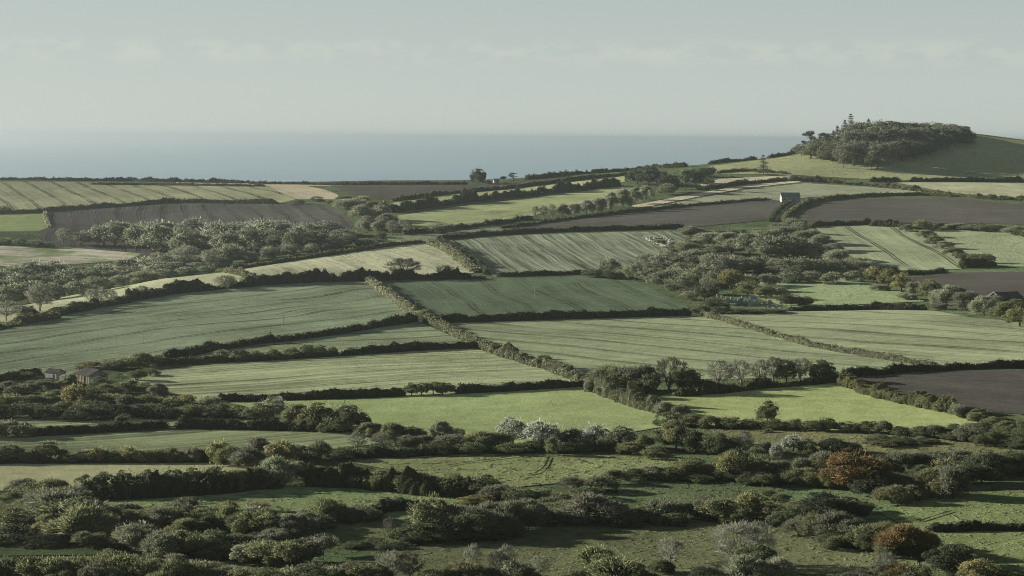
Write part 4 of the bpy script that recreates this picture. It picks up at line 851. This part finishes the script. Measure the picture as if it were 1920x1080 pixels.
part(t, 'roof', gable_roof(L, Wd, ev, rg, .5, .1), [RUST])
b = hit(104, 712)[0]
t = thing('small_shed', 'small whitewashed shed with a dark lean-to roof near the scrub', 'shed', b, math.radians(-35))
part(t, 'wall', gable_walls(5.6, 4.4, 2.7, 3.6, [(1.0, 2.0, 0, 2.1)]), [WHITEWASH]); part(t, 'roof', gable_roof(5.6, 4.4, 2.7, 3.6, .35, .1), [RUST])
q = MB(); box(q, (1.5, -1.95, 1.0), (.96, .08, 2.0)); part(t, 'door', q, [DARKPLANK])
# low barn at the right edge
b = hit(1893, 566)[0] - np.array([0, 0, .9]); sc = b[1] / FPX
t = thing('low_barn', 'low dark roofed barn with pale gable boards among right edge trees', 'barn', b + np.array([0, 8, 0]), math.radians(28))
part(t, 'wall', gable_walls(14, 8, 2.8, 5.0, [(-3, 1, 0, 2.4)]), [DARKPLANK]); rf = part(t, 'roof', gable_roof(14, 8, 2.8, 5.0, .5, .15), [RUST])
q = MB()
for s in (-1, 1): slab(q, (-7.62, 0, 5.32), (-7.62, s * 4.5, 2.85), (-7.52, s * 4.5, 2.85), (-7.52, 0, 5.32), .3)
part(t, 'barge_board', q, [GREYSHEET], parent=rf)
q = MB(); box(q, (-1, -3.75, 1.2), (3.9, .1, 2.38)); part(t, 'door', q, [DARKPLANK])
# hut on the skyline
b = hit(930, 343)[0]
t = thing('hut', 'tiny pale hut with a dark roof between skyline trees', 'hut', b, .3)
part(t, 'wall', gable_walls(4.5, 4, 2.6, 3.6, [(.2, 1.2, 0, 2)]), [STONE]); part(t, 'roof', gable_roof(4.5, 4, 2.6, 3.6, .4, .12), [SLATE])
# old farmyard: broken walls, stones, sheet
def ruin(u, v, n, ang, label, hmax=2.6, mat=STONE):
    r = np.random.default_rng(int(u)); q = MB()
    for i in range(n):
        hh = hmax * r.uniform(.25, 1.0); box(q, ((i - n / 2) * .9, r.uniform(-.1, .1), hh / 2 - .2), (r.uniform(.75, 1.05), .6 + r.uniform(-.1, .1), hh + .4), rz=r.uniform(-.1, .1))
        for s in range(2): box(q, ((i - n / 2) * .9 + r.uniform(-.4, .4), -.8 - r.uniform(0, 1.0), .1), r.uniform(.25, .7, 3), rz=r.uniform(0, 3))
    o = obj('ruined_wall', q.mesh('ruined_wall', [mat]), loc=hit(u, v)[0]); o.rotation_euler = (0, 0, ang); tag(o, label, 'wall', 'broken walls of the old farmyard')
ruin(1375, 567, 12, .1, 'pale broken stone wall at the left of the old farmyard', 3.4, WHITEWASH); ruin(1402, 571, 12, -.15, 'broken pale wall behind the blue sheet in the old farmyard', 3.2, WHITEWASH)
ruin(1428, 573, 14, .2, 'long low broken wall at the right of the old farmyard', 2.8); ruin(1352, 560, 9, .5, 'tan earthy broken wall under the yellow green farmyard tree', 2.6, CHALK); ruin(1452, 577, 9, -.2, 'broken stone wall end beside the blackish green farmyard bush', 1.8)
q = MB()
for i in range(5): slab(q, (i * .8 - 2, -1, .2 + .2 * (i % 2)), (i * .8 - 1.2, -1, .2 + .2 * ((i + 1) % 2)), (i * .8 - 1.2, .6, 1.9 + .15 * ((i + 1) % 2)), (i * .8 - 2, .6, 1.9 + .15 * (i % 2)), .06)
o = obj('tarpaulin', q.mesh('tarpaulin', [BLUESHEET]), loc=hit(1411, 566)[0] + np.array([0, 0, .9])); tag(o, 'pale blue crumpled sheet lying over rubble in the old farmyard', 'tarpaulin')
# heart-shaped chalk bank in the striped field
pts = [(1210, 446), (1216, 445), (1224, 446.5), (1232, 448), (1240, 446), (1248, 446), (1254, 449), (1257, 453), (1255, 458), (1249, 463), (1242, 461), (1234, 458), (1224, 454), (1215, 450)]
P = hit(*dense(pts, 2.2).T); r = np.random.default_rng(5); q = MB()
PB = np.concatenate([P[::2], P[:1]]); tube(q, PB + r.normal(size=PB.shape) * np.array([.4, .6, .1]), r.uniform(.6, 1.0, len(PB)), 6)
for p in P:
    for s in range(6):
        c = p + np.r_[r.normal(size=2) * np.array([1.0, 2.2]), r.uniform(-.1, .7)]; box(q, c, r.uniform(.7, 1.7, 3) * np.array([1, 1, .7]), rz=r.uniform(0, 3))
tag(obj('chalk_bank', q.mesh('chalk_bank', [CHALK])), 'ring of pale chalk rubble round a pit in the striped field', 'bank')
for nm, lb, u, v, h, w, c in [('bush', 'low dark bush inside the chalk ring', 1238, 456, 8, 26, TONE['g'])]:
    b = hit(u, v)[0]; o = obj(nm, PROTO['B'][3][1][0], color=c, loc=b); o.scale = (w * b[1] / FPX, w * b[1] / FPX, h * b[1] / FPX); tag(o, lb, 'bush', GROUP['B'])

# poles
def pole(u, v, hp, label, arm=True):
    b = hit(u, v)[0]; h = hp * b[1] / FPX; t = thing('utility_pole', label, 'pole', b, rng.uniform(-.5, .5), 'wooden poles in the fields')
    q = MB(); tube(q, [[0, 0, -.4], [0, 0, h]], [.17, .13], 7); part(t, 'post', q, [POLEWOOD])
    if arm:
        q = MB(); box(q, (0, .16, h - .5), (1.9, .12, .14)); ca = part(t, 'crossarm', q, [POLEWOOD])
        q = MB()
        for x in (-.8, 0, .8): box(q, (x, .16, h - .32), (.1, .1, .22))
        part(t, 'insulator', q, [WHITEWASH], parent=ca)
pole(780, 583, 20, 'pale wooden pole with crossarm beside the round bush'); pole(1003, 560, 24, 'pale wooden pole in the dark sloping field'); pole(531, 612, 24, 'faint pole in the upper part of the large green field')
pole(268, 642, 24, 'faint pole in the lower part of the large green field'); pole(1630, 336, 26, 'pale pole standing below the hilltop wood'); pole(1768, 452, 16, 'small pole beside the hedge of pale bushes at right'); pole(1394, 512, 22, 'tall thin pole in the farm wood')

# ------------------------------------------------------------------ air
hz = bpy.data.materials.new('haze_air'); hz.use_nodes = True; hz.node_tree.nodes.clear()
vo = hz.node_tree.nodes.new('ShaderNodeVolumePrincipled'); mo = hz.node_tree.nodes.new('ShaderNodeOutputMaterial')
vo.inputs['Color'].default_value = (*HAZE_C, 1); vo.inputs['Density'].default_value = HAZE_D; vo.inputs['Anisotropy'].default_value = HAZE_G
hz.cycles.volume_sampling = 'DISTANCE'; hz.node_tree.links.new(vo.outputs[0], mo.inputs['Volume'])
bpy.context.view_layer.update()
TOP = max(max((o_.matrix_world @ Vector(c_)).z for c_ in o_.bound_box) for o_ in COL.objects if o_.type == 'MESH')
TOP = max(TOP, CZ + 4)
q = MB(); x, y0, y1, z0, z1 = 46000, -400, 47000, -10, TOP + 1.5
q.add([[sx, sy, sz] for sz in (z0, z1) for sy in (y0, y1) for sx in (-x, x)], np.array([[0, 2, 3, 1], [4, 5, 7, 6], [0, 1, 5, 4], [2, 6, 7, 3], [0, 4, 6, 2], [1, 3, 7, 5]]))
o = obj('haze', q.mesh('haze', [hz])); o['kind'] = 'stuff'; o['label'] = 'pale haze over the valley and the sea'

# ------------------------------------------------------------------ sky, sun, camera
sun_dir = np.array([math.sin(SUN_AZ) * math.cos(SUN_EL), math.cos(SUN_AZ) * math.cos(SUN_EL), math.sin(SUN_EL)])
w = bpy.data.worlds.new('World'); S.world = w; w.use_nodes = True; wt = w.node_tree; wt.nodes.clear()
class WT(NT):
    def __init__(self, t): self.t = t
k = WT(wt)
sky = k.n('ShaderNodeTexSky', sky_type='NISHITA'); sky.sun_disc = False; sky.sun_elevation = SUN_EL; sky.sun_rotation = SUN_AZ
sky.air_density = 1.0; sky.dust_density = SKY_DUST; sky.ozone_density = 1.0; sky.altitude = 150
hs = k.n('ShaderNodeHueSaturation'); hs.inputs['Saturation'].default_value = SKY_SAT; k.l(sky.outputs[0], hs.inputs['Color'])
clear = k.mix(1.0, hs.outputs[0], SKY_TINT, 'MULTIPLY')
tc = k.n('ShaderNodeTexCoord'); g = tc.outputs['Generated']
sp = k.n('ShaderNodeSeparateXYZ'); k.l(g, sp.inputs[0])
z = sp.outputs['Z']
base = k.mix(k.mapr(z, .0, .30, .82, 0), clear, k.mix(k.mapr(z, 0, .075, 0, 1, False), HAZY_LOW, HAZY_HIGH))   # milky air low over the sea
ax = k.math('DIVIDE', sp.outputs['X'], k.math('MAXIMUM', sp.outputs['Y'], .05))
cv = k.n('ShaderNodeCombineXYZ'); k.l(k.math('MULTIPLY', ax, 48.0), cv.inputs[0]); k.l(k.math('MULTIPLY', z, 120.0), cv.inputs[1])
nz = k.noise(cv.outputs[0], 1.0, 5, .6)
cv2 = k.n('ShaderNodeCombineXYZ'); k.l(k.math('MULTIPLY', ax, 9.0), cv2.inputs[0]); nz2 = k.noise(cv2.outputs[0], 1.0, 2, .5)
zc = k.math('ADD', z, k.math('MULTIPLY', k.math('SUBTRACT', nz2, .5), -.006))
band = k.math('MULTIPLY', k.mapr(zc, .030, .040, 0, 1), k.mapr(zc, .041, .048, 1, 0))
cl = k.math('MULTIPLY', k.mapr(k.math('MULTIPLY', k.math('ADD', nz, k.math('MULTIPLY', nz2, .25)), 1.0), .54, .74, 0, 1), band)
cl = k.math('MULTIPLY', cl, CLOUD)
bright = k.mix(1.0, base, (1.20, 1.15, 1.06), 'MULTIPLY')
skyc = k.mix(cl, base, bright)
bg = k.n('ShaderNodeBackground'); k.l(skyc, bg.inputs['Color']); bg.inputs['Strength'].default_value = SKY_STR
k.l(bg.outputs[0], k.n('ShaderNodeOutputWorld').inputs['Surface'])
sl = bpy.data.lights.new('sun', 'SUN'); sl.energy = SUN_STR; sl.angle = math.radians(.5); sl.color = SUN_COL
so = obj('sun', sl, loc=(-300, 100, 600)); so.rotation_euler = Vector(sun_dir).to_track_quat('Z', 'Y').to_euler()
cam = bpy.data.cameras.new('camera'); cam.sensor_width = 36; cam.lens = FPX / 1920 * 36; cam.clip_start = 1; cam.clip_end = 120000
co = obj('camera', cam)
M = Matrix.Identity(4)
for i in range(3): M[i][0] = RGT[i]; M[i][1] = UPV[i]; M[i][2] = -FWD[i]
M[2][3] = CZ; co.matrix_world = M; S.camera = co
S.view_settings.view_transform = 'Standard'; S.view_settings.look = 'None'; S.view_settings.gamma = 1; S.view_settings.use_curve_mapping = False
S.view_settings.exposure = EXPO
S.cycles.use_denoising = DENOISE; S.cycles.denoising_prefilter = 'NONE'; S.cycles.filter_width = 1.0; S.cycles.sample_clamp_indirect = 1.2
S.cycles.volume_bounces = 1; S.cycles.max_bounces = 6; S.cycles.diffuse_bounces = 3; S.cycles.transparent_max_bounces = 4
